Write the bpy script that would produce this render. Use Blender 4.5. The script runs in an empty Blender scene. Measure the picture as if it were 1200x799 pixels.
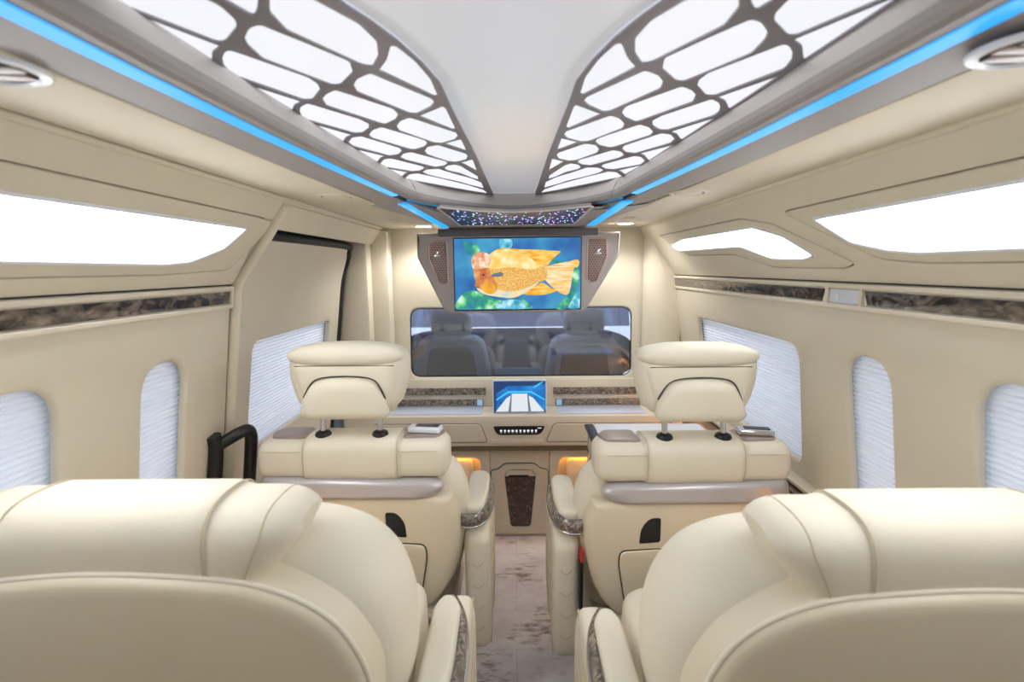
import bpy, bmesh, math, random
from mathutils import Vector, Matrix
random.seed(7)
R = math.radians
scene = bpy.context.scene
col = scene.collection
# ------------------------------------------------------------------ camera, world, exposure
F, CX, CY, CZ = 600.0, 600.0, 399.5, 1.5
PITCH = math.atan((CY - 314) / F); YAW = math.atan(3 / F); ROLL = R(0.5)
cam_d = bpy.data.cameras.new('camera'); cam = bpy.data.objects.new('camera', cam_d); col.objects.link(cam)
cam_d.sensor_fit = 'HORIZONTAL'; cam_d.sensor_width = 36.0; cam_d.lens = F * 36.0 / 1200.0; cam_d.clip_start = 0.02
cam.matrix_world = (Matrix.Translation((0, 0, CZ)) @ Matrix.Rotation(YAW, 4, 'Z') @ Matrix.Rotation(R(90) - PITCH, 4, 'X')
                    @ Matrix.Rotation(ROLL * -1, 4, 'Z'))
cam_d.dof.use_dof = True; cam_d.dof.focus_distance = 2.1; cam_d.dof.aperture_fstop = 3.8
scene.camera = cam
world = bpy.data.worlds.new('daylight'); scene.world = world; world.use_nodes = True
bg = world.node_tree.nodes['Background']; bg.inputs[0].default_value = (0.90, 0.94, 1.0, 1); bg.inputs[1].default_value = 1.3
scene.view_settings.view_transform = 'Standard'; scene.view_settings.look = 'None'
scene.view_settings.exposure = 1.2; scene.view_settings.gamma = 1.0
scene.view_settings.use_curve_mapping = False
WALL_LIGHT, WING_LIGHT = 6.5, 0.42

# ------------------------------------------------------------------ surveying: pixel of the photo -> point on a real surface
def ray(px, py):
    u = (px - CX) / F; v = -(py - CY) / F
    c, s = math.cos(ROLL), math.sin(ROLL); u, v = u*c + v*s, -u*s + v*c
    cp, sp = math.cos(PITCH), math.sin(PITCH); y, z = cp + v*sp, -sp + v*cp
    cy, sy = math.cos(YAW), math.sin(YAW)
    return (u*cy - y*sy, u*sy + y*cy, z)
def at(px, py, X=None, Y=None, Z=None, pl=None):
    x, y, z = ray(px, py)
    if X is not None: t = X / x
    elif Y is not None: t = Y / y
    elif Z is not None: t = (Z - CZ) / z
    else:
        a, b, c, d = pl; t = (d - c*CZ) / (a*x + b*y + c*z)
    return Vector((x*t, y*t, CZ + z*t))

# ------------------------------------------------------------------ materials
def hexc(h):
    h = h.lstrip('#'); v = [int(h[i:i+2], 16) / 255 for i in (0, 2, 4)]
    return tuple((c/12.92 if c <= 0.04045 else ((c+0.055)/1.055)**2.4) for c in v) + (1,)
def newmat(name):
    m = bpy.data.materials.new(name); m.use_nodes = True
    nt = m.node_tree; return m, nt, nt.nodes['Principled BSDF']
def N(nt, t, **kw):
    n = nt.nodes.new(t)
    for k, v in kw.items(): setattr(n, k, v)
    return n
def coords(nt, scale):
    tc = N(nt, 'ShaderNodeTexCoord'); mp = N(nt, 'ShaderNodeMapping'); nt.links.new(tc.outputs['Object'], mp.inputs[0])
    mp.inputs['Scale'].default_value = scale if isinstance(scale, tuple) else (scale,)*3
    return mp.outputs[0]
def surf(name, c, rough=0.5, metal=0.0, bump=0.0, bscale=300, var=0.04, coat=0.0, spec=0.5):
    m, nt, b = newmat(name)
    b.inputs['Roughness'].default_value = rough; b.inputs['Metallic'].default_value = metal
    b.inputs['Coat Weight'].default_value = coat; b.inputs['Coat Roughness'].default_value = 0.05
    b.inputs['Specular IOR Level'].default_value = spec
    co = coords(nt, 1.0)
    no = N(nt, 'ShaderNodeTexNoise'); no.inputs['Scale'].default_value = 6; no.inputs['Detail'].default_value = 4
    nt.links.new(co, no.inputs['Vector'])
    rp = N(nt, 'ShaderNodeValToRGB'); base = hexc(c)
    rp.color_ramp.elements[0].position = 0.3; rp.color_ramp.elements[1].position = 0.7
    rp.color_ramp.elements[0].color = tuple(x*(1-var) for x in base[:3]) + (1,)
    rp.color_ramp.elements[1].color = tuple(min(1, x*(1+var)) for x in base[:3]) + (1,)
    nt.links.new(no.outputs['Fac'], rp.inputs[0]); nt.links.new(rp.outputs[0], b.inputs['Base Color'])
    if bump:
        n2 = N(nt, 'ShaderNodeTexVoronoi'); n2.inputs['Scale'].default_value = bscale; nt.links.new(co, n2.inputs['Vector'])
        bp = N(nt, 'ShaderNodeBump'); bp.inputs['Strength'].default_value = bump; bp.inputs['Distance'].default_value = 0.0006
        nt.links.new(n2.outputs['Distance'], bp.inputs['Height']); nt.links.new(bp.outputs[0], b.inputs['Normal'])
    return m
def emit(name, c, s):
    if name.startswith('screen') or name == 'lit_icon': s *= 0.5
    m, nt, b = newmat(name)
    b.inputs['Base Color'].default_value = (0.02, 0.02, 0.02, 1) if s < 2 else (0.6, 0.6, 0.6, 1)
    b.inputs['Roughness'].default_value = 0.3
    b.inputs['Emission Color'].default_value = hexc(c); b.inputs['Emission Strength'].default_value = s
    return m
M = {}
M['leather'] = surf('cream_leather', 'e7dfcb', 0.55, bump=0.25, bscale=420, var=0.015, spec=0.28)
M['stitch'] = surf('leather_seam', 'cdbf9f', 0.55)
M['backleather'] = surf('beige_leather', 'dfd4bb', 0.45, bump=0.25, bscale=420, var=0.015)
M['wall'] = surf('cream_wall_cloth', 'dad2be', 0.8, bump=0.35, bscale=520, var=0.015)
M['soffit'] = surf('cream_suede', 'ddd4bf', 0.85, bump=0.4, bscale=600, var=0.03)
M['cream'] = surf('cream_plastic', 'ddd4c1', 0.45, var=0.01)
M['tan'] = surf('tan_panel', 'd8cebb', 0.45, var=0.01)
M['grey'] = surf('warm_grey_paint', 'a19b99', 0.5, var=0.02)
M['lightgrey'] = surf('pale_warm_grey_paint', 'c8c2bd', 0.5, var=0.02)
M['mat'] = surf('pale_blue_ledge_reflection', 'cfd8ee', 0.25, var=0.0)  # bluish tone stands for sky and ceiling mirrored in the ledge top
M['tvgrey'] = surf('tv_grey_paint', 'b3aba8', 0.45, var=0.01)
M['lattice'] = surf('lattice_grey', '918e94', 0.5)
M['darkgrey'] = surf('dark_grey_paint', '5b5656', 0.5)
M['taupe'] = surf('taupe_plastic', '9a8a82', 0.35)
M['silver'] = surf('grey_satin_strip', 'c4c0c2', 0.3, metal=0.25)
M['chrome'] = surf('chrome', 'd8d8dc', 0.12, metal=1.0, var=0.0)
M['satin'] = surf('bright_satin_metal', 'dfe4ee', 0.3, metal=0.25)
M['rose'] = surf('rose_metal', 'c0a094', 0.3, metal=0.7)
M['black'] = surf('black_plastic', '14151a', 0.35)
M['rubber'] = surf('black_rubber', '1b1c22', 0.6)
M['gap'] = surf('dark_gap', '3a342c', 0.8)
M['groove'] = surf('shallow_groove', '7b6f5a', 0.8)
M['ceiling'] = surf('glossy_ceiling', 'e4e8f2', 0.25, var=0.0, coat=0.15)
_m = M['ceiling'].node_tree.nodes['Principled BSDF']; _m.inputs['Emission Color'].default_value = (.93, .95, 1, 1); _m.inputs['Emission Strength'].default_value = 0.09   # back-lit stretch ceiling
M['cabdark'] = surf('cab_plastic', '565c6c', 0.6)
M['cabseat'] = surf('cab_seat_cloth', '4c5268', 0.8)
M['cabside'] = surf('cab_seat_leatherette', 'a4a9b8', 0.6)
M['walllight'] = emit('light_box_diffuser', 'fafcff', WALL_LIGHT)
M['winglight'] = emit('wing_light_diffuser', 'f3f4fb', WING_LIGHT)
M['blue'] = emit('blue_led', '109cf0', 0.6)
M['bluerefl'] = emit('blue_edge_reflection', '2d8fc8', 0.25)  # blue reflection along the rim edge, given as faint emission
M['warm'] = emit('warm_led', 'ffb257', 9.0)
M['down'] = emit('downlight_lens', 'ffffff', 8.0)
M['red'] = surf('red_plastic', 'c8382c', 0.4)
M['whitepl'] = surf('white_plastic', 'e4e8ef', 0.3, var=0.0)
M['iconw'] = emit('lit_icon', 'ffffff', 0.85)

def stone(name, cols, scale, stretch, rough=0.2):
    m, nt, b = newmat(name); b.inputs['Roughness'].default_value = rough; b.inputs['Coat Weight'].default_value = 0.5
    co = coords(nt, stretch)
    n1 = N(nt, 'ShaderNodeTexNoise'); n1.inputs['Scale'].default_value = scale; n1.inputs['Detail'].default_value = 6
    n1.inputs['Distortion'].default_value = 2.2; nt.links.new(co, n1.inputs['Vector'])
    rp = N(nt, 'ShaderNodeValToRGB'); els = rp.color_ramp.elements
    els[0].position = 0.3; els[0].color = hexc(cols[0]); els[1].position = 0.72; els[1].color = hexc(cols[-1])
    for i, c in enumerate(cols[1:-1]):
        e = els.new(0.3 + 0.42*(i+1)/(len(cols)-1)); e.color = hexc(c)
    nt.links.new(n1.outputs['Fac'], rp.inputs[0]); nt.links.new(rp.outputs[0], b.inputs['Base Color'])
    return m
M['burl'] = stone('dark_burl', ['1d1712', '3f352c', '6d6052', '8d8172'], 28, (1, 0.5, 1), 0.15)
M['marble'] = stone('brown_marble', ['332e2a', '5f574f', '8f867d', 'bdb3a8'], 46, (1, 1, 1), 0.15)
M['walnut'] = stone('walnut_trim', ['2e1a0f', '5a371f', '7a4d2a'], 10, (8, 0.6, 8), 0.2)
M['caborange'] = stone('cab_orange_brown', ['d08a60', 'f0b890', 'ffe0c8'], 14, (3, 1, 3), 0.3)

def floor_mat():
    m, nt, b = newmat('distressed_floor'); b.inputs['Roughness'].default_value = 0.55
    co = coords(nt, (1.0, 1.0, 1.0))
    n1 = N(nt, 'ShaderNodeTexNoise'); n1.inputs['Scale'].default_value = 5; n1.inputs['Detail'].default_value = 8; n1.inputs['Roughness'].default_value = 0.7
    nt.links.new(co, n1.inputs['Vector'])
    r1 = N(nt, 'ShaderNodeValToRGB'); e = r1.color_ramp.elements
    e[0].position = 0.35; e[0].color = hexc('e2dde0'); e[1].position = 0.6; e[1].color = hexc('f8f6f7')
    nt.links.new(n1.outputs['Fac'], r1.inputs[0])
    c2 = coords(nt, (9, 26, 1))
    n2 = N(nt, 'ShaderNodeTexNoise'); n2.inputs['Scale'].default_value = 1.6; n2.inputs['Detail'].default_value = 6; n2.inputs['Roughness'].default_value = 0.65
    nt.links.new(c2, n2.inputs['Vector'])
    n3 = N(nt, 'ShaderNodeTexNoise'); n3.inputs['Scale'].default_value = 4.0; nt.links.new(co, n3.inputs['Vector'])
    mu = N(nt, 'ShaderNodeMath', operation='MULTIPLY'); nt.links.new(n2.outputs['Fac'], mu.inputs[0]); nt.links.new(n3.outputs['Fac'], mu.inputs[1])
    r2 = N(nt, 'ShaderNodeValToRGB'); e = r2.color_ramp.elements
    e[0].position = 0.29; e[0].color = (0, 0, 0, 1); e[1].position = 0.42; e[1].color = (1, 1, 1, 1)
    nt.links.new(mu.outputs[0], r2.inputs[0])
    mx = N(nt, 'ShaderNodeMixRGB'); nt.links.new(r2.outputs[0], mx.inputs[0]); nt.links.new(r1.outputs[0], mx.inputs[1]); mx.inputs[2].default_value = hexc('8f7d7a')
    wv = N(nt, 'ShaderNodeTexBrick'); wv.inputs['Scale'].default_value = 1.0
    wv.offset = 0.5; wv.inputs['Brick Width'].default_value = 1.1; wv.inputs['Row Height'].default_value = 0.23; wv.inputs['Mortar Size'].default_value = 0.002
    wv.inputs['Color1'].default_value = (1, 1, 1, 1); wv.inputs['Color2'].default_value = (.93, .92, .93, 1); wv.inputs['Mortar'].default_value = (.84, .82, .84, 1)
    nt.links.new(co, wv.inputs['Vector'])
    m2 = N(nt, 'ShaderNodeMixRGB', blend_type='MULTIPLY'); m2.inputs[0].default_value = 1
    nt.links.new(mx.outputs[0], m2.inputs[1]); nt.links.new(wv.outputs[0], m2.inputs[2])
    nt.links.new(m2.outputs[0], b.inputs['Base Color'])
    return m
M['floor'] = floor_mat()
def blind_mat():
    m, nt, b = newmat('pleated_blind_cloth'); nt.nodes.remove(b)
    d = N(nt, 'ShaderNodeBsdfDiffuse'); d.inputs[0].default_value = hexc('eceef5')
    t = N(nt, 'ShaderNodeBsdfTranslucent'); t.inputs[0].default_value = hexc('eef0fa')
    mx = N(nt, 'ShaderNodeMixShader'); mx.inputs[0].default_value = 0.17
    nt.links.new(d.outputs[0], mx.inputs[1]); nt.links.new(t.outputs[0], mx.inputs[2]); nt.links.new(mx.outputs[0], nt.nodes['Material Output'].inputs[0])
    return m
M['blind'] = blind_mat()
def glass_mat(name, tint, refl, rough=.02):
    m, nt, b = newmat(name); nt.nodes.remove(b)
    t = N(nt, 'ShaderNodeBsdfTransparent'); t.inputs[0].default_value = hexc(tint)
    g = N(nt, 'ShaderNodeBsdfGlossy'); g.inputs[0].default_value = (.78, .86, 1, 1); g.inputs['Roughness'].default_value = rough
    mx = N(nt, 'ShaderNodeMixShader'); mx.inputs[0].default_value = refl
    nt.links.new(t.outputs[0], mx.inputs[1]); nt.links.new(g.outputs[0], mx.inputs[2]); nt.links.new(mx.outputs[0], nt.nodes['Material Output'].inputs[0])
    return m
M['glass'] = glass_mat('clear_pane', 'f2f6f8', 0.05)
M['tinted'] = glass_mat('tinted_pane', 'ccd2de', 0.24, .05)
M['windscreen'] = glass_mat('windscreen_pane', '666f84', 0.05)
def star_mat():
    m, nt, b = newmat('starlight_panel'); b.inputs['Roughness'].default_value = 0.3; b.inputs['Base Color'].default_value = hexc('2b1a22')
    co = coords(nt, 1.0)
    v = N(nt, 'ShaderNodeTexVoronoi'); v.inputs['Scale'].default_value = 48; nt.links.new(co, v.inputs['Vector'])
    r = N(nt, 'ShaderNodeValToRGB'); e = r.color_ramp.elements
    e[0].position = 0.10; e[0].color = (1, 1, 1, 1); e[1].position = 0.22; e[1].color = (0, 0, 0, 1)
    nt.links.new(v.outputs['Distance'], r.inputs[0])
    hs = N(nt, 'ShaderNodeMixRGB'); hs.inputs[0].default_value = 0.5; hs.inputs[2].default_value = hexc('9a8cff'); nt.links.new(v.outputs['Color'], hs.inputs[1])
    nt.links.new(hs.outputs[0], b.inputs['Emission Color'])
    mu = N(nt, 'ShaderNodeMath', operation='MULTIPLY'); mu.inputs[1].default_value = 4.0; nt.links.new(r.outputs[0], mu.inputs[0]); nt.links.new(mu.outputs[0], b.inputs['Emission Strength'])
    return m
M['star'] = star_mat()
def inset_mat():
    m, nt, b = newmat('embossed_brown_leather'); b.inputs['Roughness'].default_value = 0.4
    co = coords(nt, (1, 1, 1))
    v = N(nt, 'ShaderNodeTexNoise'); v.inputs['Scale'].default_value = 32; v.inputs['Detail'].default_value = 2; v.inputs['Distortion'].default_value = 2; nt.links.new(co, v.inputs['Vector'])
    r = N(nt, 'ShaderNodeValToRGB'); e = r.color_ramp.elements
    e[0].position = 0.5; e[0].color = hexc('4a3a37'); e[1].position = 0.62; e[1].color = hexc('75625c')
    nt.links.new(v.outputs['Fac'], r.inputs[0]); nt.links.new(r.outputs[0], b.inputs['Base Color'])
    bp = N(nt, 'ShaderNodeBump'); bp.inputs['Strength'].default_value = 0.6; bp.inputs['Distance'].default_value = 0.003
    nt.links.new(v.outputs['Fac'], bp.inputs['Height']); nt.links.new(bp.outputs[0], b.inputs['Normal'])
    return m
M['inset'] = inset_mat()
def picture(name, cols, scale, strength=0.95, kind='noise', stretch=(1, 1, 1), p0=0.35, p1=0.65, detail=3):
    m, nt, b = newmat(name); b.inputs['Base Color'].default_value = (0.01, 0.01, 0.01, 1); b.inputs['Roughness'].default_value = 0.2
    co = coords(nt, stretch)
    if kind == 'noise':
        t = N(nt, 'ShaderNodeTexNoise'); t.inputs['Scale'].default_value = scale; t.inputs['Detail'].default_value = detail; out = t.outputs['Fac']
    else:
        t = N(nt, 'ShaderNodeTexVoronoi'); t.inputs['Scale'].default_value = scale; out = t.outputs['Distance']
    nt.links.new(co, t.inputs['Vector'])
    r = N(nt, 'ShaderNodeValToRGB'); e = r.color_ramp.elements
    e[0].position = p0; e[0].color = hexc(cols[0]); e[1].position = p1; e[1].color = hexc(cols[-1])
    for i, c in enumerate(cols[1:-1]):
        q = e.new(p0 + (p1-p0)*(i+1)/(len(cols)-1)); q.color = hexc(c)
    nt.links.new(out, r.inputs[0]); nt.links.new(r.outputs[0], b.inputs['Emission Color']); b.inputs['Emission Strength'].default_value = strength*0.5
    return m
M['p_water'] = picture('screen_water', ['2a5fa0', '2f78b4', '3f93bf', '4aa3c4'], 5)
M['p_plant'] = picture('screen_plants', ['2b7d9a', '2f9a78', '6cc98a', 'c8ecd0'], 20, p0=0.35, p1=0.7)
M['p_stone'] = picture('screen_pebbles', ['2f8fb0', '66bfd8', 'c8eef0'], 26)
M['p_fish'] = picture('screen_fish_scales', ['f8e0a4', 'efc26c', 'dda24e'], 130, kind='vor', stretch=(1, 1, 1.2), p0=0.1, p1=0.6)
M['p_back'] = picture('screen_fish_back', ['f2be58', 'f7d27a', 'fbeab8'], 24)
M['p_belly'] = picture('screen_fish_belly', ['f3d9a0', 'e9d8b8', 'bfd6c8'], 16)
M['p_head'] = picture('screen_fish_head', ['d98a62', 'ecb48e', 'f6e4cc'], 42)
M['p_cheek'] = picture('screen_fish_cheek', ['c46a38', 'd98c58', 'e8b06a'], 30)
M['p_fin'] = picture('screen_fish_fin', ['e79a25', 'f3b943', 'f8d278'], 20, stretch=(1, 1, 4))
M['p_tail'] = picture('screen_fish_tail', ['f0ad45', 'f6cd8a', 'f8e6c4'], 24, stretch=(0.6, 1, 5))
M['p_gill'] = picture('screen_fish_gill', ['d98d2c', 'f2b73c'], 20)
M['p_dark'] = emit('screen_dark_blue', '0d3a6e', 0.9)
M['p_pale'] = emit('screen_pale_blue', '8fb4d8', 0.8)
M['p_cyan'] = emit('screen_cyan', '3fb4e8', 1.0)
M['p_mid'] = picture('screen_mid_blue', ['0f5fa8', '1878c4', '2f96d8'], 9)
M['p_white'] = emit('screen_white', 'dfe4ea', 0.9)
M['p_grey'] = emit('screen_grey', '6f7c8c', 0.8)

# ------------------------------------------------------------------ mesh helpers
def finish(o, label=None, cat=None, group=None, kind=None):
    if label: o['label'] = label
    if cat: o['category'] = cat
    if group: o['group'] = group
    if kind: o['kind'] = kind
    return o
def link_mesh(name, me, mats, parent=None, angle=40):
    for m in (mats if isinstance(mats, (list, tuple)) else [mats]): me.materials.append(M[m])
    me.shade_smooth(); me.set_sharp_from_angle(angle=R(angle))
    o = bpy.data.objects.new(name, me); col.objects.link(o)
    if parent: o.parent = parent
    return o
def from_bm(name, bm, mats, parent=None, angle=40):
    bmesh.ops.remove_doubles(bm, verts=bm.verts, dist=1e-6)
    bmesh.ops.recalc_face_normals(bm, faces=bm.faces)
    me = bpy.data.meshes.new(name); bm.to_mesh(me); bm.free()
    return link_mesh(name, me, mats, parent, angle)
def empty(name, loc=(0, 0, 0), rz=0):
    o = bpy.data.objects.new(name, None); o.location = loc; o.rotation_euler.z = rz; o.empty_display_size = 0.05
    col.objects.link(o); return o
def rpoly(pts, r=0.02, seg=5):
    out = []; n = len(pts)
    for i in range(n):
        p0 = Vector(pts[i-1]).to_2d() if len(pts[i-1]) == 2 else Vector(pts[i-1][:2]); p1 = Vector(pts[i][:2]); p2 = Vector(pts[(i+1) % n][:2])
        rr = pts[i][2] if len(pts[i]) > 2 else r
        a = (p0 - p1); b = (p2 - p1)
        if rr <= 0 or a.length < 1e-6 or b.length < 1e-6: out.append((p1.x, p1.y)); continue
        d = min(rr, a.length*0.48, b.length*0.48)
        s = p1 + a.normalized()*d; e = p1 + b.normalized()*d
        for k in range(seg+1):
            t = k/seg; q = s*(1-t)**2 + p1*2*t*(1-t) + e*t*t
            out.append((q.x, q.y))
    return out
def plate(name, outline, holes, thick, bevel, fmap, mats, parent=None, angle=35, cuts=()):
    """flat slab cut to an outline with holes; w runs from 0 (visible face) to -thick"""
    cu = bpy.data.curves.new('tmp', 'CURVE'); cu.dimensions = '2D'; cu.fill_mode = 'BOTH'
    cu.extrude = max(1e-5, thick/2 - bevel); cu.bevel_depth = bevel; cu.bevel_resolution = 2; cu.offset = -bevel
    for poly in [outline] + list(holes):
        sp = cu.splines.new('POLY'); sp.points.add(len(poly)-1)
        for i, p in enumerate(poly): sp.points[i].co = (p[0], p[1], 0, 1)
        sp.use_cyclic_u = True
    tmp = bpy.data.objects.new('tmp', cu); col.objects.link(tmp)
    dg = bpy.context.evaluated_depsgraph_get(); me = bpy.data.meshes.new_from_object(tmp.evaluated_get(dg))
    bpy.data.objects.remove(tmp); bpy.data.curves.remove(cu)
    bm = bmesh.new(); bm.from_mesh(me); bpy.data.meshes.remove(me)
    for c in cuts:
        bmesh.ops.bisect_plane(bm, geom=list(bm.verts)+list(bm.edges)+list(bm.faces), plane_co=(0, c, 0), plane_no=(0, 1, 0))
    for v in bm.verts:
        v.co = Vector(fmap(v.co.x, v.co.y, v.co.z - thick/2))
    return from_bm(name, bm, mats, parent, angle)
def bm_box(bm, lo, hi, bevel=0.0, seg=2):
    r = bmesh.ops.create_cube(bm, size=1.0); vs = r['verts']
    for v in vs:
        v.co = Vector((lo[i] + (v.co[i]+0.5)*(hi[i]-lo[i]) for i in range(3)))
    if bevel > 0:
        es = list({e for v in vs for e in v.link_edges})
        bmesh.ops.bevel(bm, geom=es, offset=bevel, segments=seg, affect='EDGES', profile=0.5)
def box(name, lo, hi, mat, parent=None, bevel=0.004, warp=None, seg=2):
    bm = bmesh.new(); bm_box(bm, lo, hi, bevel, seg)
    if warp:
        for v in bm.verts: v.co = Vector(warp(*v.co))
    return from_bm(name, bm, mat, parent)
def spow(v, e): return math.copysign(abs(v)**e, v)
def squad(name, c, s, e1, e2, mat, parent=None, nu=40, nv=24, warp=None):
    """superellipsoid cushion: centre c, half sizes s, e<1 = boxier; e1 across z, e2 in plan"""
    bm = bmesh.new(); rows = []
    for j in range(1, nv):
        ph = -math.pi/2 + math.pi*j/nv
        row = []
        for i in range(nu):
            th = 2*math.pi*i/nu
            p = (c[0] + s[0]*spow(math.cos(ph), e1)*spow(math.cos(th), e2), c[1] + s[1]*spow(math.cos(ph), e1)*spow(math.sin(th), e2), c[2] + s[2]*spow(math.sin(ph), e1))
            row.append(bm.verts.new(warp(*p) if warp else p))
        rows.append(row)
    for z, row in ((-1, rows[0]), (1, rows[-1])):
        p = (c[0], c[1], c[2] + z*s[2]); t = bm.verts.new(warp(*p) if warp else p)
        for i in range(nu): bm.faces.new((row[i], row[(i+1) % nu], t))
    for a, b in zip(rows, rows[1:]):
        for i in range(nu): bm.faces.new((a[i], a[(i+1) % nu], b[(i+1) % nu], b[i]))
    return from_bm(name, bm, mat, parent, 60)
def pillow(name, outline, y0, y1, mat, parent=None, e=0.55, inset=0.04, K=7, warp=None, ctr=None, dome=0.0):
    """rounded pad: outline in x,z; faces at y0 (towards the viewer) and y1; rounded rim"""
    n = len(outline); cx = ctr[0] if ctr else sum(p[0] for p in outline)/n; cz = ctr[1] if ctr else sum(p[1] for p in outline)/n
    bm = bmesh.new(); rings = []; ym = (y0+y1)/2; h = (y1-y0)/2
    span = min(max(p[0] for p in outline) - min(p[0] for p in outline), max(p[1] for p in outline) - min(p[1] for p in outline))/2
    f = 1 - inset/span
    prof = [(0.35, -1, 1), (0.7, -1, .5)]
    prof += [(None, k, 0) for k in range(2*K+1)]
    prof += [(0.7, 1, 0), (0.35, 1, 0)]
    for sc, k, d in prof:
        if sc is None:
            a = -math.pi/2 + math.pi*k/(2*K); s = f + (1-f)*abs(math.cos(a))**e; y = ym + h*spow(math.sin(a), e)
        else: s = sc*f; y = ym + h*k
        y -= dome*(1 - min(1, s)**2) if y < ym else 0
        rings.append([bm.verts.new(warp(cx + (p[0]-cx)*s, y, cz + (p[1]-cz)*s) if warp else (cx + (p[0]-cx)*s, y, cz + (p[1]-cz)*s)) for p in outline])
    for a, b in zip(rings, rings[1:]):
        for i in range(n): bm.faces.new((a[i], a[(i+1) % n], b[(i+1) % n], b[i]))
    for ring, yy in ((rings[0], y0 - dome), (rings[-1], y1)):
        t = bm.verts.new(warp(cx, yy, cz) if warp else (cx, yy, cz))
        for i in range(n): bm.faces.new((ring[i], ring[(i+1) % n], t))
    return from_bm(name, bm, mat, parent, 60)
def bm_tube(bm, pts, r, n=8, closed=False, rz=None):
    pts = [Vector(p) for p in pts]; m = len(pts); rings = []; prev = None
    for i, p in enumerate(pts):
        a = pts[i-1] if (i > 0 or closed) else p; b = pts[(i+1) % m] if (i < m-1 or closed) else p
        t = (b - a).normalized()
        if prev is None:
            up = Vector((0, 0, 1)) if abs(t.z) < 0.9 else Vector((1, 0, 0)); s = t.cross(up).normalized()
        else:
            s = prev - t*prev.dot(t); s.normalize()
        prev = s; u = s.cross(t)
        rings.append([bm.verts.new(p + s*(r*math.cos(2*math.pi*k/n)) + u*((rz or r)*math.sin(2*math.pi*k/n))) for k in range(n)])
    pairs = list(zip(rings, rings[1:])) + ([(rings[-1], rings[0])] if closed else [])
    for a, b in pairs:
        for k in range(n): bm.faces.new((a[k], a[(k+1) % n], b[(k+1) % n], b[k]))
    if not closed:
        bm.faces.new(rings[0]); bm.faces.new(rings[-1])
def tube(name, pts, r, mat, parent=None, n=8, closed=False, rz=None):
    bm = bmesh.new(); bm_tube(bm, pts, r, n, closed, rz); return from_bm(name, bm, mat, parent, 60)
def smooth(pts, k=6):
    """Catmull-Rom through points"""
    P = [Vector(p) for p in pts]; out = []
    for i in range(len(P)-1):
        p0 = P[max(0, i-1)]; p1 = P[i]; p2 = P[i+1]; p3 = P[min(len(P)-1, i+2)]
        for j in range(k):
            t = j/k; out.append(0.5*((2*p1) + (p2-p0)*t + (2*p0-5*p1+4*p2-p3)*t*t + (3*p1-p0-3*p2+p3)*t**3))
    out.append(P[-1]); return out
def lathe(name, prof, mat, parent=None, n=32, fmap=None):
    bm = bmesh.new(); rings = []
    for r, z in prof:
        if r < 1e-6: rings.append([bm.verts.new((0, 0, z))])
        else: rings.append([bm.verts.new((r*math.cos(2*math.pi*k/n), r*math.sin(2*math.pi*k/n), z)) for k in range(n)])
    for a, b in zip(rings, rings[1:]):
        for k in range(n):
            q = [a[k % len(a)], a[(k+1) % len(a)], b[(k+1) % len(b)], b[k % len(b)]]
            q = list(dict.fromkeys(q))
            if len(q) > 2: bm.faces.new(q)
    if fmap:
        for v in bm.verts: v.co = Vector(fmap(*v.co))
    return from_bm(name, bm, mat, parent, 40)
def extrude_y(name, prof, y0, y1, mat, parent=None):
    """closed x,z profile drawn along y"""
    bm = bmesh.new(); a = [bm.verts.new((p[0], y0, p[1])) for p in prof]; b = [bm.verts.new((p[0], y1, p[1])) for p in prof]; n = len(prof)
    for i in range(n): bm.faces.new((a[i], a[(i+1) % n], b[(i+1) % n], b[i]))
    bm.faces.new(a); bm.faces.new(b)
    return from_bm(name, bm, mat, parent, 30)

# ------------------------------------------------------------------ the shell of the cabin (setting)
XC = 0.012                                                       # centre line of the aisle
W0, SL = 0.858, 0.13                                             # half width at the belt line z = 1.42 and lean of the lower wall
def wx(z): return W0 + SL*(1.42 - z)
def FR(u, v, w): return (wx(v) - w, u, v + 0.0*w)                # right lower wall: u = y, v = z, w = towards the outside when negative
def FL(u, v, w): return (-wx(v) + w, u, v)
PR = (1, 0, SL, W0 + SL*1.42); PLW = (-1, 0, SL, W0 + SL*1.42)
# upper, sloping wall: from (0.856,1.455) up to (0.685,1.695)
UX0, UZ0, UX1, UZ1 = 0.853, 1.457, 0.685, 1.695
UL = math.hypot(UX1-UX0, UZ1-UZ0); ux, uz = (UX1-UX0)/UL, (UZ1-UZ0)/UL; nx, nz = -uz, ux   # normal into the room: (-uz, ux)... for the right side
def GR(u, v, w): return (UX0 + ux*v - uz*w, u, UZ0 + uz*v + ux*w)
def GL(u, v, w): q = GR(u, v, w); return (-q[0], q[1], q[2])
UPR = (uz, 0, -ux, uz*UX0 - ux*UZ0); UPL = (-uz, 0, -ux, uz*UX0 - ux*UZ0)
def uvR(px, py): p = at(px, py, pl=UPR); return (p.y, (p.x-UX0)*ux + (p.z-UZ0)*uz)
def uvL(px, py): p = at(px, py, pl=UPL); return (p.y, (-p.x-UX0)*ux + (p.z-UZ0)*uz)

YB, YR = 2.82, -0.55                                             # bulkhead and rear
fl = box('floor', (-1.06, YR, -0.04), (1.06, YB+0.02, 0.0), 'floor', bevel=0); finish(fl, kind='structure')
pf = box('floor_platform', (-1.04, YR, 0.0005), (-0.10, 1.22, 0.165), 'floor', bevel=0.01); finish(pf, kind='structure')
pf = box('floor_platform', (0.13, YR, 0.0005), (1.04, 1.22, 0.165), 'floor', bevel=0.01); finish(pf, kind='structure')

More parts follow.
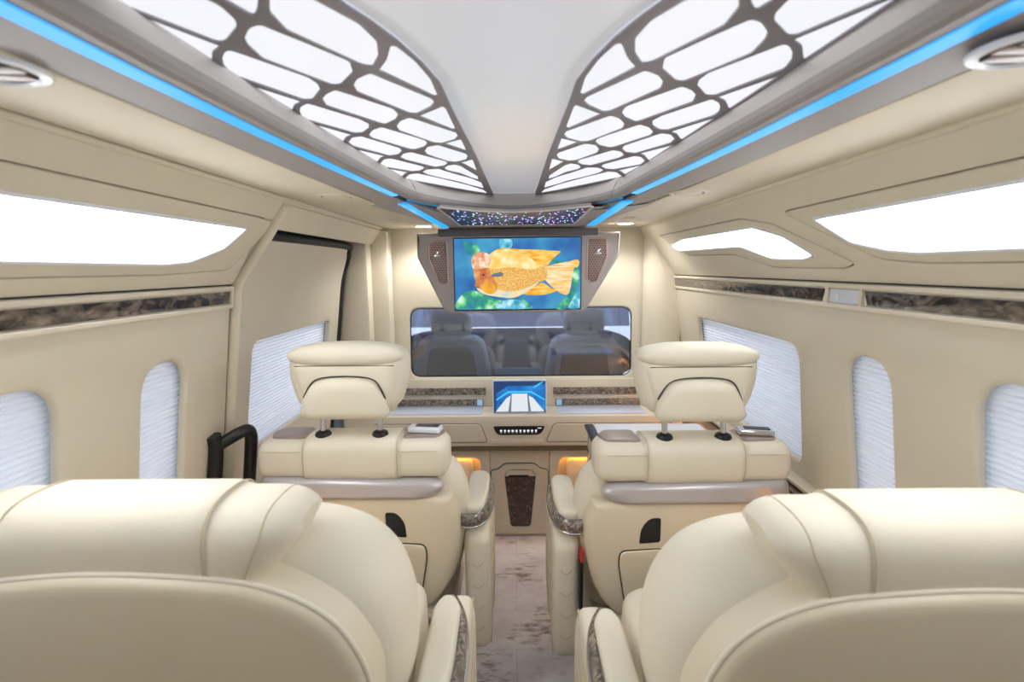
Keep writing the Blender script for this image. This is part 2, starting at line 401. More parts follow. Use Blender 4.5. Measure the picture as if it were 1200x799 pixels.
def win(y0, y1, z0, z1, r): return rpoly([(y0, z0), (y1, z0), (y1, z1), (y0, z1)], r, 8)
w_big = rpoly([(1.60, 0.865, .04), (2.46, 0.865, .03), (2.455, 1.257, .02), (1.575, 1.257, .07)], 0.03, 8)
w_bigL = rpoly([(1.72, 0.865, .04), (2.465, 0.865, .03), (2.458, 1.257, .02), (1.725, 1.257, .05)], 0.03, 8)
w_nar = rpoly([(1.185, 0.80, .05), (1.345, 0.80, .05), (1.35, 1.272, .085), (1.185, 1.272, .085)], 0.06, 10)
w_rear = win(0.42, 0.958, 0.84, 1.29, 0.085)
wr = plate('wall_right', [(YR, 0.80), (YB, 0.80), (YB, 1.455), (YR, 1.455)], [w_big, w_nar, w_rear], 0.024, 0.010, FR, 'wall'); finish(wr, kind='structure')
wl = plate('wall_left', rpoly([(YR, 0.80, 0), (1.553, 0.80, .0), (1.553, 1.455, .01), (YR, 1.455, 0)], 0.01), [w_nar, w_rear], 0.024, 0.010, FL, 'wall'); finish(wl, kind='structure')
# sliding door lining on the left: plain lower sheet that leans in further near its top
def FD(u, v, w):
    x = wx(v) if v < 1.40 else wx(1.40) - SL*(v-1.40) - 1.1*(v-1.40)**2
    return (-x - 0.012 + w, u, v)
w_bigD = w_bigL
dl = plate('door_1', rpoly([(1.585, 0.42, .03), (2.585, 0.42, .03), (2.585, 1.607, .13), (1.585, 1.607, .0)], 0.01, 8), [w_bigD], 0.022, 0.006, FD, 'wall', None, 40, [1.36 + .02*i for i in range(13)]); finish(dl, kind='structure')
sealp = [FD(1.56, 1.612, -0.004)] + [FD(2.45, 1.612, -0.004)] + [FD(2.54, 1.59, -.004), FD(2.585, 1.54, -.004), FD(2.595, 1.45, -.004), FD(2.595, 1.2, -.004), FD(2.595, 0.5, -.004)]
sl = tube('door_seal', smooth(sealp, 5), 0.017, 'rubber', dl); sl['label'] = 'black rubber door seal'
# header above the door and the slim post in front of it
hd = plate('trim_1', [(1.56, -0.0), (YB, -0.0), (YB, UL), (1.56, UL)], [rpoly([(1.50, -.06), (2.60, -.06), (2.60, UL*.42), (1.50, UL*.62)], .06)] if False else [], 0.02, 0.002,
           lambda u, v, w: GL(u, UL*0.70 + (v/UL)*UL*0.30, w), 'soffit'); finish(hd, kind='structure')
po = box('trim_2', (-0.91, 2.61, 0.3), (-0.74, 2.70, 1.66), 'wall', bevel=0.02); finish(po, kind='structure')
po = box('trim_3', (-0.76, 2.69, 0.3), (-0.655, 2.79, 1.70), 'wall', bevel=0.012); finish(po, kind='structure')
po = extrude_y('trim_4', [(0.70, 0), (0.735, 0.0), (0.735, 0.02), (0.70, 0.02)], 0, 0.02, 'wall'); bpy.data.objects.remove(po)
bm = bmesh.new()                                                  # right corner fillet: follows the wall outline
prof = [(0.70, 2.80), (0.72, 2.765), (0.80, 2.735), (0.90, 2.74), (0.95, 2.80)]
zs = [0.3, 1.42, 1.46, 1.69]
rows = []
for z in zs:
    lim = wx(z) if z < 1.455 else UX0 + (UX1-UX0)*(z-UZ0)/(UZ1-UZ0)
    rows.append([bm.verts.new((0.68 + (min(x, lim+0.03)-0.68)*1.0 if True else x, y, z)) for x, y in prof])
for a, b in zip(rows, rows[1:]):
    for i in range(len(prof)-1): bm.faces.new((a[i], a[i+1], b[i+1], b[i]))
po = from_bm('trim_4', bm, 'wall'); finish(po, kind='structure')
# pillar beam between rear wall and door on the left
p1 = GL(1.57, UL*1.0, 0.012); p2 = GL(1.565, 0.0, 0.012)
pb = tube('trim_5', smooth([GL(1.575, UL, 0.0), GL(1.57, UL*.5, 0.004), GL(1.57, 0, 0.004), FL(1.57, 1.40, 0.004), FL(1.57, 1.0, .002), FL(1.57, .5, .002)], 5), 0.014, 'wall', n=12, rz=0.020); finish(pb, kind='structure')

# upper sloping walls, with surrounds and light boxes let into them
lightR1 = [uvR(*p) for p in [(784, 288), (800, 280), (882, 266), (917, 276), (955, 299), (942, 304), (905, 303), (868, 289), (797, 294)]]
lightR2 = [uvR(*p) for p in [(953, 256), (1200, 207)]] ; b2 = [uvR(*p) for p in [(1200, 290), (1078, 296), (1040, 293), (998, 284)]]
ext = lambda p, y: (y, p[1])
lightR2 = rpoly([lightR2[0], ext(lightR2[1], 0.25)] + [ext(b2[0], 0.25)] + b2[1:], 0.012, 4)
lightR1 = rpoly(lightR1, 0.02, 4)
lightL = rpoly([uvL(*p) for p in [(289, 267), (262, 291), (222, 307), (190, 310)]] + [ext(uvL(0, 303), 0.25), ext(uvL(0, 226), 0.25)], 0.012, 4)
surR1 = rpoly([uvR(*p) for p in [(772, 277), (868, 257), (905, 263), (1002, 309), (990, 314), (908, 313), (860, 298), (805, 299), (790, 290)]], 0.02, 4)
sR2 = [uvR(*p) for p in [(917, 249), (1200, 183), (1200, 307), (1085, 308), (1030, 303)]]
surR2 = rpoly([sR2[0], ext(sR2[1], 0.15), ext(sR2[2], 0.15), sR2[3], sR2[4]], 0.03, 5)
sLp = [uvL(*p) for p in [(322, 262), (268, 316), (190, 322)]]
surL = rpoly(sLp + [ext(sLp[2], 0.15), ext(uvL(0, 190), 0.15), uvL(0, 190)] + [uvL(306, 256)], 0.015, 4)
def grow(poly, d):
    c = Vector((sum(p[0] for p in poly)/len(poly), sum(p[1] for p in poly)/len(poly))); out = []
    n = len(poly)
    for i in range(n):
        a = Vector(poly[i-1]); b = Vector(poly[(i+1) % n]); t = (b-a)
        if t.length < 1e-7: continue
        t.normalize(); nn = Vector((t.y, -t.x)); out.append((poly[i][0] + nn.x*d, poly[i][1] + nn.y*d))
    return out
def area(poly): return sum(poly[i-1][0]*poly[i][1] - poly[i][0]*poly[i-1][1] for i in range(len(poly)))/2
def ccw(poly): return poly if area(poly) > 0 else poly[::-1]
lightR1, lightR2, lightL, surR1, surR2, surL = map(ccw, (lightR1, lightR2, lightL, surR1, surR2, surL))
ur = plate('wall_right_upper', [(YR, 0), (YB, 0), (YB, UL+.01), (YR, UL+.01)], [grow(surR1, .0035), grow(surR2, .0035)], 0.03, 0.003, GR, 'wall'); finish(ur, kind='structure')
ul = plate('wall_left_upper', [(YR, 0), (1.562, 0), (1.562, UL+.01), (YR, UL+.01)], [grow(surL, .0035)], 0.03, 0.003, GL, 'wall'); finish(ul, kind='structure')
def light_box(label, light, sur, G):
    t = empty('light_box', G(sum(p[0] for p in light)/len(light), 0.0, -0.03)); inv = t.location.copy()
    g = lambda u, v, w: Vector(G(u, v, w)) - inv
    f = plate('surround', sur, [light], 0.028, 0.003, lambda u, v, w: g(u, v, w+0.001), 'wall', t)
    r = plate('light_frame', grow(light, .004), [grow(light, -.004)], 0.02, 0.002, lambda u, v, w: g(u, v, w+0.004), 'whitepl', t)
    d = plate('diffuser', light, [], 0.004, 0.0, lambda u, v, w: g(u, v, w-0.016), 'walllight', t)
    d['label'] = 'glowing white diffuser'
    bk = plate('back_tray', grow(sur, -.002), [], 0.006, 0.0, lambda u, v, w: g(u, v, w-0.030), 'whitepl', t)
    return finish(t, label, 'light')
light_box('long glowing white light box in the right upper wall nearest the camera', lightR2, surR2, GR)
light_box('short stepped glowing light box at the front of the right upper wall', lightR1, surR1, GR)
light_box('long glowing white light box in the left upper wall', lightL, surL, GL)

# belt-line wood strips and their frames
def strip(name, y0, y1, F_, z0=1.402, z1=1.437, mat='burl', slant=0.02, w=0.004):
    o = plate(name, [(y0+slant, z0), (y1-slant*.3, z0), (y1, z1), (y0, z1)] , [], 0.006, 0.001, lambda u, v, q: F_(u, v, q+w), mat); return o
n_trim = [6]
def ftrim(o):
    o.name = 'trim_%d' % n_trim[0]; n_trim[0] += 1; return finish(o, kind='structure')
ftrim(strip('t', YR, 1.253, FR)); ftrim(strip('t', 1.415, 2.765, FR)); ftrim(strip('t', YR, 1.54, FL))
ftrim(plate('t', rpoly([(YR, 1.386), (YB-.06, 1.386), (YB-.06, 1.453), (YR, 1.453)], .004), [rpoly([(YR+.01, 1.399), (1.265, 1.399), (1.255, 1.440), (YR+.01, 1.440)], .003), rpoly([(1.275, 1.399), (1.40, 1.399), (1.39, 1.440), (1.267, 1.440)], .003), rpoly([(1.415, 1.399), (2.745, 1.399), (2.745, 1.440), (1.405, 1.440)], .003)], 0.012, 0.003, lambda u, v, w: FR(u, v, w+.009), 'cream'))
ftrim(plate('t', rpoly([(YR, 1.386), (1.553, 1.386), (1.553, 1.453), (YR, 1.453)], .004), [rpoly([(YR+.01, 1.399), (1.542, 1.399), (1.542, 1.440), (YR+.01, 1.440)], .003)], 0.012, 0.003, lambda u, v, w: FL(u, v, w+.009), 'cream'))
sw = empty('switch_plate', FR(1.335, 1.42, 0.0)); 
pp = plate('plate', rpoly([(1.279, 1.401), (1.396, 1.401), (1.387, 1.438), (1.270, 1.438)], .003), [], 0.006, 0.0015, lambda u, v, w: Vector(FR(u, v, w+.005)) - sw.location, 'satin', sw)
lathe('button', [(0, .003), (.009, .003), (.010, .001), (.010, 0)], 'whitepl', sw, 20, lambda x, y, z: Vector(FR(1.36 + x, 1.417 + y, .005 + z)) - sw.location)
finish(sw, 'small mirror-bright switch plate between the dark strips on the right wall', 'switch')

# lower side ledges with walnut strip, a low shelf and a warm light line
for s, F_ in ((1, FR), (-1, FL)):
    y1 = YB - 0.12 if s > 0 else 1.50
    def sb(x0, x1, y0, y1_, z0, z1, mat, bv): return box('t', (min(s*x0, s*x1), y0, z0), (max(s*x0, s*x1), y1_, z1), mat, bevel=bv)
    ftrim(sb(.895, .945, YR, y1, .796, .812, 'cream', .006))
    ftrim(sb(.872, .955, YR, y1, .768, .794, 'walnut', .004))
    ftrim(sb(.955, 1.02, YR, y1+.1, 0.0, .796, 'wall', 0))
    if s > 0:
        ftrim(sb(.80, .955, .97, 1.44, .69, .722, 'tan', .006))
    o = sb(.945, .953, 0.97 if s > 0 else .3, y1-.05, .748, .760, 'warm', 0); o.name = 'led_strip'
    finish(o, 'warm amber light line under the walnut ledge on the %s wall' % ('right' if s > 0 else 'left'), 'light')

# windows: panes, and pleated blinds in front of them
def blind(label, outline, F_, name='window_blind'):
    y0 = min(p[0] for p in outline) - .02; y1 = max(p[0] for p in outline) + .02; z0 = min(p[1] for p in outline) - .02; z1 = max(p[1] for p in outline) + .02
    o = empty(name, F_((y0+y1)/2, z0, -.036)); bm = bmesh.new(); n = int((z1-z0)/0.0128); rows = []
    for k in range(n):
        for j in range(6):
            z = z0 + (z1-z0)*(k + j/6)/n; w = -.036 + 0.0072*math.sin(math.pi*j/6)**.8
            rows.append([bm.verts.new(Vector(F_(y, z, w)) - o.location) for y in (y0, y1)])
    for a, b in zip(rows, rows[1:]): bm.faces.new((a[0], a[1], b[1], b[0]))
    me = bpy.data.meshes.new('pleats'); bm.to_mesh(me); bm.free(); me.materials.append(M['blind'])
    p = bpy.data.objects.new('pleats', me); col.objects.link(p); p.parent = o
    box('rail', (-.004, -(y1-y0)/2, -0.012), (.004, (y1-y0)/2, 0.0), 'whitepl', o, .001)
    return finish(o, label, 'blind')
nw = [1]
def window(outline, F_):
    y0 = min(p[0] for p in outline) - .03; y1 = max(p[0] for p in outline) + .03; z0 = min(p[1] for p in outline) - .03; z1 = max(p[1] for p in outline) + .03
    o = plate('window_%d' % nw[0], rpoly([(y0, z0), (y1, z0), (y1, z1), (y0, z1)], .03), [], 0.005, 0.001, lambda u, v, w: F_(u, v, w-.07), 'glass'); nw[0] += 1
    fr = plate('window_frame', rpoly([(y0-.01, z0-.01), (y1+.01, z0-.01), (y1+.01, z1+.01), (y0-.01, z1+.01)], .03), [rpoly([(y0+.01, z0+.01), (y1-.01, z0+.01), (y1-.01, z1-.01), (y0+.01, z1-.01)], .03)], 0.03, 0.002, lambda u, v, w: F_(u, v, w-.052), 'rubber', o)
    finish(o, kind='structure')
for F_, wb, side in ((FR, w_big, 'right'), (FD, w_bigL, 'left')):
    window(wb, F_)
    blind('wide white pleated blind in the large window on the %s side' % side, wb, F_)
for F_, side in ((FR, 'right'), (FL, 'left')):
    window(w_nar, F_); blind('narrow white pleated blind in the slim round-topped %s window' % side, w_nar, F_)
    window(w_rear, F_); blind('white pleated blind in the %s rear window nearest the camera' % side, w_rear, F_)
# outer skin keeps daylight to the windows
for s, F_, wb in ((1, FR, [w_big, w_nar, w_rear]), (-1, FL, [w_bigL, w_nar, w_rear])):
    g2 = lambda u, v, w, F_=F_: F_(u, v, w-.095)
    ftrim(plate('t', [(YR-.02, 0.0), (YB+1.4, 0.0), (YB+1.4, 1.95), (YR-.02, 1.95)], [grow(ccw(q), .02) for q in wb] + [rpoly([(3.1, 1.08), (3.75, 1.08), (3.45, 1.6), (3.1, 1.6)], .04)], 0.01, 0.0, g2, 'cabdark'))
bk = box('wall_back', (-1.0, YR-.05, 0.0), (1.0, YR, 1.9), 'wall', bevel=0); finish(bk, kind='structure')

# ------------------------------------------------------------------ ceiling
ZC, ZS = 1.80, 1.712
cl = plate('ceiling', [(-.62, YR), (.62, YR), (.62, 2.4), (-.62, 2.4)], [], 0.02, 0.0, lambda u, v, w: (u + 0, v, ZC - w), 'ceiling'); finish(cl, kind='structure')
rf = box('ceiling_roof', (-1.0, YR-.05, 1.9), (1.0, YB+.3, 1.93), 'cabdark', bevel=0); finish(rf, kind='structure')
def soff(s):
    inner = [(.505, YR), (.505, .5), (.462, 1.74), (.315, 2.47), (.315, YB)]
    out = [(.672, YB), (.672, YR)]
    pts = [(XC*(-1 if s < 0 else 1)*0 + p[0], p[1]) for p in inner + out]
    zf = lambda y: ZS
    o = plate('ceiling_soffit', pts, [], 0.02, 0.003, lambda u, v, w: (s*u + XC*.5, v, zf(v) - w - .0), 'soffit'); finish(o, kind='structure')
    o2 = plate('ceiling_cove', [(YR, 0), (YB if s > 0 else YB, 0), (YB, .026), (YR, .026)], [], 0.012, 0.004, lambda u, v, w: (s*(.675 + v*.78), u, ZS - .004 - v*.5 - w), 'soffit'); finish(o2, kind='structure')
soff(1); soff(-1)
# the grey rim round the recessed ceiling
def xc_(y): return -0.0165 + 0.0086*y + 0.002
rim = [(-.455, YR), (-.44, .60), (-.372, 1.62), (-.345, 1.77), (-.25, 1.96), (-.13, 2.12), (0, 2.155)]
rim = rim[:4] + [(-.30, 1.875), (-.22, 2.0), (-.12, 2.11), (-.06, 2.15), (0, 2.155)]
rim = [tuple(p) for p in smooth([(a, b, 0) for a, b in rim], 4)]
rimL = [(p[0], p[1]) for p in rim]; rimfull = rimL + [(-p[0], p[1]) for p in rimL[::-1][1:]]
def offs(path, d):
    out = []; n = len(path)
    for i in range(n):
        a = Vector(path[max(0, i-1)]); b = Vector(path[min(n-1, i+1)]); t = (b-a).normalized(); nn = Vector((t.y, -t.x))  # to the right of travel = inside
        out.append((path[i][0] + nn.x*d, path[i][1] + nn.y*d))
    return out
def ribbon(name, prof, mat, parent=None, path=rimfull, cx=0.004):
    """prof: list of (inset, z); open ribbon along the rim"""
    bm = bmesh.new(); rows = []
    for d, z in prof:
        rows.append([bm.verts.new((p[0] + cx, p[1], z)) for p in offs(path, d)])
    for a, b in zip(rows, rows[1:]):
        for i in range(len(a)-1): bm.faces.new((a[i], a[i+1], b[i+1], b[i]))
    return from_bm(name, bm, mat, parent, 25)
LIP = 1.726
r1 = ribbon('ceiling_rim', [(-.03, 1.81), (0.0, 1.80), (.022, 1.776), (.036, 1.750)], 'lightgrey'); finish(r1, kind='structure')
ribbon('rim_lip', [(.036, 1.750), (.040, 1.738), (.037, LIP+.004), (.030, LIP)], 'grey', r1)['label'] = 'darker grey lip'
r2 = ribbon('rim_flat', [(.030, LIP), (.0165, LIP-.0015)], 'grey', r1)
r3 = ribbon('rim_underside', [(-.006, LIP-.004), (-.075, LIP-.014)], 'grey', r1)
ribbon('rim_slot', [(.0165, LIP-.0015), (.0165, LIP+.006), (-.006, LIP+.006), (-.006, LIP-.004)], 'darkgrey', r1)
# LED lines: long ones lie in the slot along each side
def led(label, path, d0, d1, z, mat='blue', cx=0.004):
    bm = bmesh.new(); a0 = offs(path, d0); a1 = offs(path, d1); n = len(path)
    rows = [[bm.verts.new((p[0]+cx, p[1], zz)) for p in q] for q, zz in ((a0, z+.008), (a0, z), (a1, z-.0025), (a1, z+.008))]
    for i in range(4):
        a, b = rows[i], rows[(i+1) % 4]
        for k in range(n-1): bm.faces.new((a[k], a[k+1], b[k+1], b[k]))
    for k in (0, -1): bm.faces.new([r[k] for r in rows])
    return finish(from_bm('led_strip', bm, mat), label, 'light')
k_ = max(i for i, p in enumerate(rimL) if p[1] < 1.70)
led('long bright blue light line along the left ceiling rim', rimL[:k_+1], .0155, -.005, LIP-.003)
led('long bright blue light line along the right ceiling rim', [(-p[0], p[1]) for p in rimL[:k_+1]][::-1], .0155, -.005, LIP-.003)
led('thin dim blue edge reflection, made as a glowing strip, across the front of the ceiling rim', rimfull[k_+1:len(rimfull)-k_-1], .014, .009, LIP-.003, 'bluerefl')  # reflection on the rim edge, built as a glowing strip; no lamp here
# grey front panel between the rim and the screen
PZ = lambda y: 1.712 - .030*(y-1.75)
FPL = (0, .030, 1, 1.712 + .030*1.75)
inner = offs(rimfull[k_-2:len(rimfull)-k_+2], -.075)
star = ccw(rpoly([tuple(at(*p, pl=FPL)[:2]) for p in [(513, 243), (560, 247.5), (603, 249), (648, 246.5), (694, 241.5), (672, 262), (540, 264)]], .02))
chn = [(.335, 2.52), (-.305, 2.52), (-.478, 1.76), (-.43, 1.60)]
front_out = ccw([(p[0]+.004, p[1]) for p in offs(rimfull[k_-2:len(rimfull)-k_+2], -.0065)] + [(.43, 1.60), (.478, 1.76)][::-1][::-1] + chn)
fp = plate('ceiling_front_panel', front_out, [star], 0.012, 0.001, lambda u, v, w: (u, v, PZ(v) - w), 'grey'); finish(fp, kind='structure')
sp = empty('starlight_panel', (XC, 2.2, 1.70)); L0 = sp.location.copy()
plate('panel_rim', grow(star, .007), [grow(star, -.003)], .006, .002, lambda u, v, w: Vector((u, v, PZ(v) - .003 - w)) - L0, 'lightgrey', sp)
d = plate('star_glass', grow(star, .002), [], .004, 0, lambda u, v, w: Vector((u, v, PZ(v) - .0015 - w)) - L0, 'star', sp); d['label'] = 'dark glass full of blue and violet light dots'
finish(sp, 'dark starlight ceiling panel with violet dots above the screen', 'light panel')
for pts, sd in ((((466, 238), (478, 238.5), (526, 266), (518, 266.5)), 'left'), (((742, 235), (728, 236), (688, 263.5), (696, 264)), 'right')):
    q = ccw([tuple(at(*p, pl=FPL)[:2]) for p in pts])
    o = plate('led_strip', q, [], .006, .001, lambda u, v, w: (u, v, PZ(v) - .004 - w), 'blue')
    finish(o, 'short slanting blue light line on the %s of the starlight panel' % sd, 'light')

# ------------------------------------------------------------------ wing lights on the ceiling
wing_px = [(405, 0), (435, 19.5), (465, 42), (495, 69), (516, 93), (528, 120), (543, 150), (558, 180), (579, 227.5), (541, 224), (504, 219), (480, 211), (467, 205), (396, 167.5), (360, 143.5), (248, 75), (132, 5)]
cells_px = [
 [(315, -25), (316, 8), (336, 30), (424, 71), (436, 73), (443, 60), (441, 42), (420, 21), (382, 0), (345, -20)],
 [(286, 38), (292, 26), (304, 22), (360, 45), (409, 66), (413.5, 79.5), (399, 94.5), (390, 95.5), (360, 84), (308, 64), (290, 47)],
 [(260, 62), (263, 55), (269, 52.5), (360, 85), (372, 93), (375, 100.5), (366, 112.5), (356, 113), (272, 83), (262, 72)],
 [(277, 90), (353, 114.5), (344, 120), (341, 129.5)], [(134, 3), (138, 1.6), (258, 48), (248, 56), (248, 73)],
 [(144, 0), (254, 43.5), (263, 43), (277, 26), (275, 16), (258, 0), (205, -28), (120, -40), (90, -30)],
 [(255, -12), (294, 11), (298, 11), (301, 4), (303, -22), (290, -38)],
 [(457.5, 47.5), (453, 64.5), (443.5, 77), (510, 109), (512.5, 107), (504, 87), (486, 66), (464, 48)],
 [(414, 94.5), (418.5, 87), (433.5, 80.5), (505.5, 111), (509, 115.5), (504, 121.5), (487.5, 129.7), (480, 129), (418.5, 103.5)],
 [(377.5, 111), (382.5, 105), (393, 100.5), (460.5, 123), (466.5, 130.5), (463.5, 136.5), (451.5, 142.5), (445.5, 141), (382.5, 120)],
 [(351, 126), (352, 121), (360, 116.5), (420, 135), (432, 141), (432, 147), (424.5, 152.5), (415.5, 153), (360, 137), (353, 132)],
 [(357, 138.5), (412.5, 154.6), (405, 158), (400.5, 165)], [(490.6, 132), (519, 120), (522, 123), (533.5, 147), (531, 148.6)],
 [(464.5, 144), (469.5, 137.5), (480, 133.6), (534, 151.6), (536.5, 156), (532.6, 160.6), (517.6, 165), (508.6, 164.5), (468, 150)],
 [(432, 154.6), (436.5, 148.6), (447, 145), (498, 160.6), (501, 165), (496.5, 169.6), (486, 172.6), (480, 172), (436.5, 159)],
 [(408, 163.6), (412.5, 157.6), (423, 156), (468, 170), (471, 174), (466.5, 178.6), (456, 180), (414, 168.6)],
 [(409.5, 170), (451.5, 180), (445.5, 182.6), (441, 189)], [(520.6, 165), (540, 159.7), (546.7, 174)],
 [(497.5, 174), (501, 168.6), (513, 166.6), (546, 177), (548, 180), (546, 184.7), (534, 187.6), (525, 186.7), (501, 178.6)],
 [(469, 181.6), (472.5, 177), (481.5, 175), (522, 186), (524.5, 189), (520.6, 192), (510, 193.6), (475.5, 185)],
 [(445.5, 189), (450, 183.7), (457.5, 182.5), (495, 192), (497.5, 195), (492, 198), (483, 198.7), (451.5, 193.6)],
 [(448.6, 193.6), (478.6, 199.6), (474, 201.7), (471, 205)], [(540, 187.6), (553.6, 184), (559, 198)],
 [(520.6, 195), (523.6, 191.5), (532.6, 189.7), (540, 192), (559.6, 204), (560.5, 208.6), (528, 199.6)],
 [(494.5, 198.7), (501, 195.7), (513, 195), (540, 201), (564, 211.6), (567, 219), (501, 202.6)],
 [(474, 207), (480, 201.7), (489, 200.5), (540, 211.6), (567, 220.6), (571.6, 225), (552, 222), (480, 208.6)],
 [(476, 210), (540, 221.5), (541.6, 222.7), (504, 217.6), (486, 213.7)]]
def pc(px, py): p = at(px, py, Z=ZC); return (p.x, p.y)
wing = [pc(*p) for p in wing_px]
wing = wing + [(-.438, .30), (-.40, .12), (-.33, .22), (-.27, .36), (-.225, .50)]
cells = [rpoly([pc(*p) for p in c], 0.006, 3) for c in cells_px]
cells += [rpoly(c, .02, 4) for c in ([(-.425, .50), (-.425, .40), (-.36, .34), (-.33, .42)], [(-.42, .36), (-.40, .2), (-.36, .24), (-.36, .30)], [(-.31, .45), (-.35, .33), (-.33, .28), (-.27, .40)])]
def mirror(c): return [(2*xc_(p[1]) - p[0], p[1]) for p in c]
def wing_light(label, outline, cells):
    outline = ccw(outline); t = empty('ceiling_light', (outline[0][0], 1.2, ZC - .001)); L0 = t.location.copy()
    d = plate('diffuser', grow(outline, -.004), [], .002, 0, lambda u, v, w: Vector((u, v, ZC - .004 - w)) - L0, 'winglight', t)
    g = plate('lattice', outline, cells, .004, .0006, lambda u, v, w: Vector((u, v, ZC - .007 - w)) - L0, 'lattice', t); g['label'] = 'dark grey wing-vein lattice'
    return finish(t, label, 'ceiling light')
wing_light('glowing wing-shaped ceiling light with grey veins on the left of the ceiling', wing, [ccw(c) for c in cells])
wing_light('glowing wing-shaped ceiling light with grey veins on the right of the ceiling', mirror(wing), [ccw(mirror(c)) for c in cells])

# downlights, buttons and round air vents in the soffit
def zs_(y): return ZS
for (px, py), sd in (((496, 265), 'left'), ((733, 261.5), 'right')):
    p = at(px, py, Z=1.711); t = empty('downlight', (p.x, p.y, zs_(p.y)))
    lathe('rim', [(.052, 0), (.052, -.003), (.046, -.005), (.040, -.004)], 'chrome', t)
    lathe('lens', [(.041, -.003), (.03, -.004), (0, -.0045)], 'down', t)
    ld = bpy.data.lights.new('downlight_lamp', 'SPOT'); ld.energy = 5; ld.spot_size = R(150); ld.spot_blend = .6; ld.shadow_soft_size = .035; ld.color = (1, .97, .92)
    lo = bpy.data.objects.new('downlight_lamp', ld); col.objects.link(lo); lo.parent = t; lo.location = (0, 0, -.012)
    finish(t, 'round downlight beside the %s end of the starlight panel' % sd, 'downlight')
for (px, py), sd in (((463, 259), 'left'), ((739, 255), 'right')):
    p = at(px, py, Z=1.711); t = empty('ceiling_button', (p.x, p.y, zs_(p.y)))
    lathe('bezel', [(.026, 0), (.025, -.004), (.018, -.005), (.017, -.002)], 'tan', t); lathe('cap', [(.017, -.002), (.012, -.004), (0, -.004)], 'taupe', t)
    finish(t, 'small round ceiling button near the %s downlight' % sd, 'button')
for (px, py), sd in (((394, 229.5), 'left front'), ((807, 225), 'right front'), ((-20, 78), 'left rear corner'), ((1216, 54), 'right rear corner')):
    p = at(px, py, Z=ZS); t = empty('air_vent', (p.x, p.y, zs_(p.y)))
    big = py < 100
    lathe('ring', [(.056, 0), (.054, -.003), (.046, -.005), (.042, -.001)], 'whitepl' if big else 'cream', t)
    bm = bmesh.new()
    for k in (-1, 0, 1): bm_box(bm, (-.038 + abs(k)*.008, k*.022-.009, -.0045), (.038 - abs(k)*.008, k*.022+.009, -.0025), .0008)
    from_bm('louvre', bm, 'tan' if not big else 'taupe', t); lathe('throat', [(.043, -.002), (0, -.002)], 'gap', t)
    finish(t, 'round air vent in the cream soffit, %s of the cabin' % sd, 'air vent')

# ------------------------------------------------------------------ bulkhead with window, cab behind it
BW = rpoly([(-.585, .895), (.655, .895), (.648, 1.283), (-.578, 1.283)], .06, 8)
FB = lambda u, v, w: (u, YB - w, v)
wf = plate('wall_front', [(-1.0, .0), (1.0, .0), (1.0, 1.90), (-1.0, 1.90)], [BW], .04, .012, FB, 'wall'); finish(wf, kind='structure')
wn = plate('window_7', rpoly([(-.61, .87), (.68, .87), (.68, 1.31), (-.61, 1.31)], .05), [], .004, 0, lambda u, v, w: (u, YB + .022 - w, v), 'tinted'); finish(wn, kind='structure')
plate('window_frame', grow(ccw(BW), .012), [grow(ccw(BW), -.004)], .006, .001, lambda u, v, w: (u, YB + .012 - w, v), 'rubber', wn)
cb = box('floor_cab', (-1.0, YB+.05, .3), (1.0, YB+1.4, .34), 'cabdark', bevel=0); finish(cb, kind='structure')
cb = box('ceiling_cab', (-1.0, YB+.3, 1.62), (1.0, YB+1.0, 1.66), 'cabdark', bevel=0); finish(cb, kind='structure')
ws = plate('window_8', [(-.95, 0), (.95, 0), (.8, .86), (-.8, .86)], [], .006, 0, lambda u, v, w: (u, YB+1.38 - v*.5, 1.02 + v*.75), 'windscreen'); finish(ws, kind='structure')
dash = squad('dashboard', (0.01, YB+1.22, .82), (.92, .20, .20), .5, .4, 'cabdark'); finish(dash, 'dark dashboard of the driver cab seen through the bulkhead window', 'dashboard')
def cab_seat(x, label):
    t = empty('cab_seat', (x, YB+.42, .34))
    o = rpoly([(-.25, .12), (.25, .12), (.26, .45), (.20, .74, .08), (-.20, .74, .08), (-.26, .45)], .08, 6)
    pillow('backrest', o, -.07, .07, 'cabside', t, inset=.05)
    pillow('back_panel', rpoly([(-.15, .16), (.15, .16), (.17, .45), (.13, .68), (-.13, .68), (-.17, .45)], .06, 6), -.085, -.02, 'cabseat', t, inset=.02)
    squad('headrest', (0, 0, .82), (.13, .055, .085), .5, .5, 'cabside', t)
    for s in (-.05, .05): tube('post', [(s, 0, .70), (s, 0, .78)], .007, 'chrome', t)
    squad('seat', (0, .26, .14), (.26, .27, .09), .4, .4, 'cabseat', t)
    box('base', (-.2, .02, 0), (.2, .46, .08), 'black', t, .01)
    return finish(t, label, 'seat')
cab_seat(-.40, 'grey driver cab seat behind the bulkhead glass on the left'); cab_seat(.44, 'grey driver cab seat behind the bulkhead glass on the right')
dm = empty('cab_fill_light', (0, YB+.45, 1.62)); lathe('lens', [(.07, 0), (.065, -.015), (.04, -.022), (0, -.024)], 'down', dm, 24)  # added fill light that brightens the cab, hidden from view
ld = bpy.data.lights.new('cab_fill_lamp', 'POINT'); ld.energy = 5.0; ld.shadow_soft_size = .05; ld.color = (.9, .95, 1); lo = bpy.data.objects.new('cab_fill_lamp', ld); col.objects.link(lo); lo.parent = dm; lo.location = (0, 0, -.06)
finish(dm, 'added unseen fill light on the driver cab ceiling behind the television', 'light')
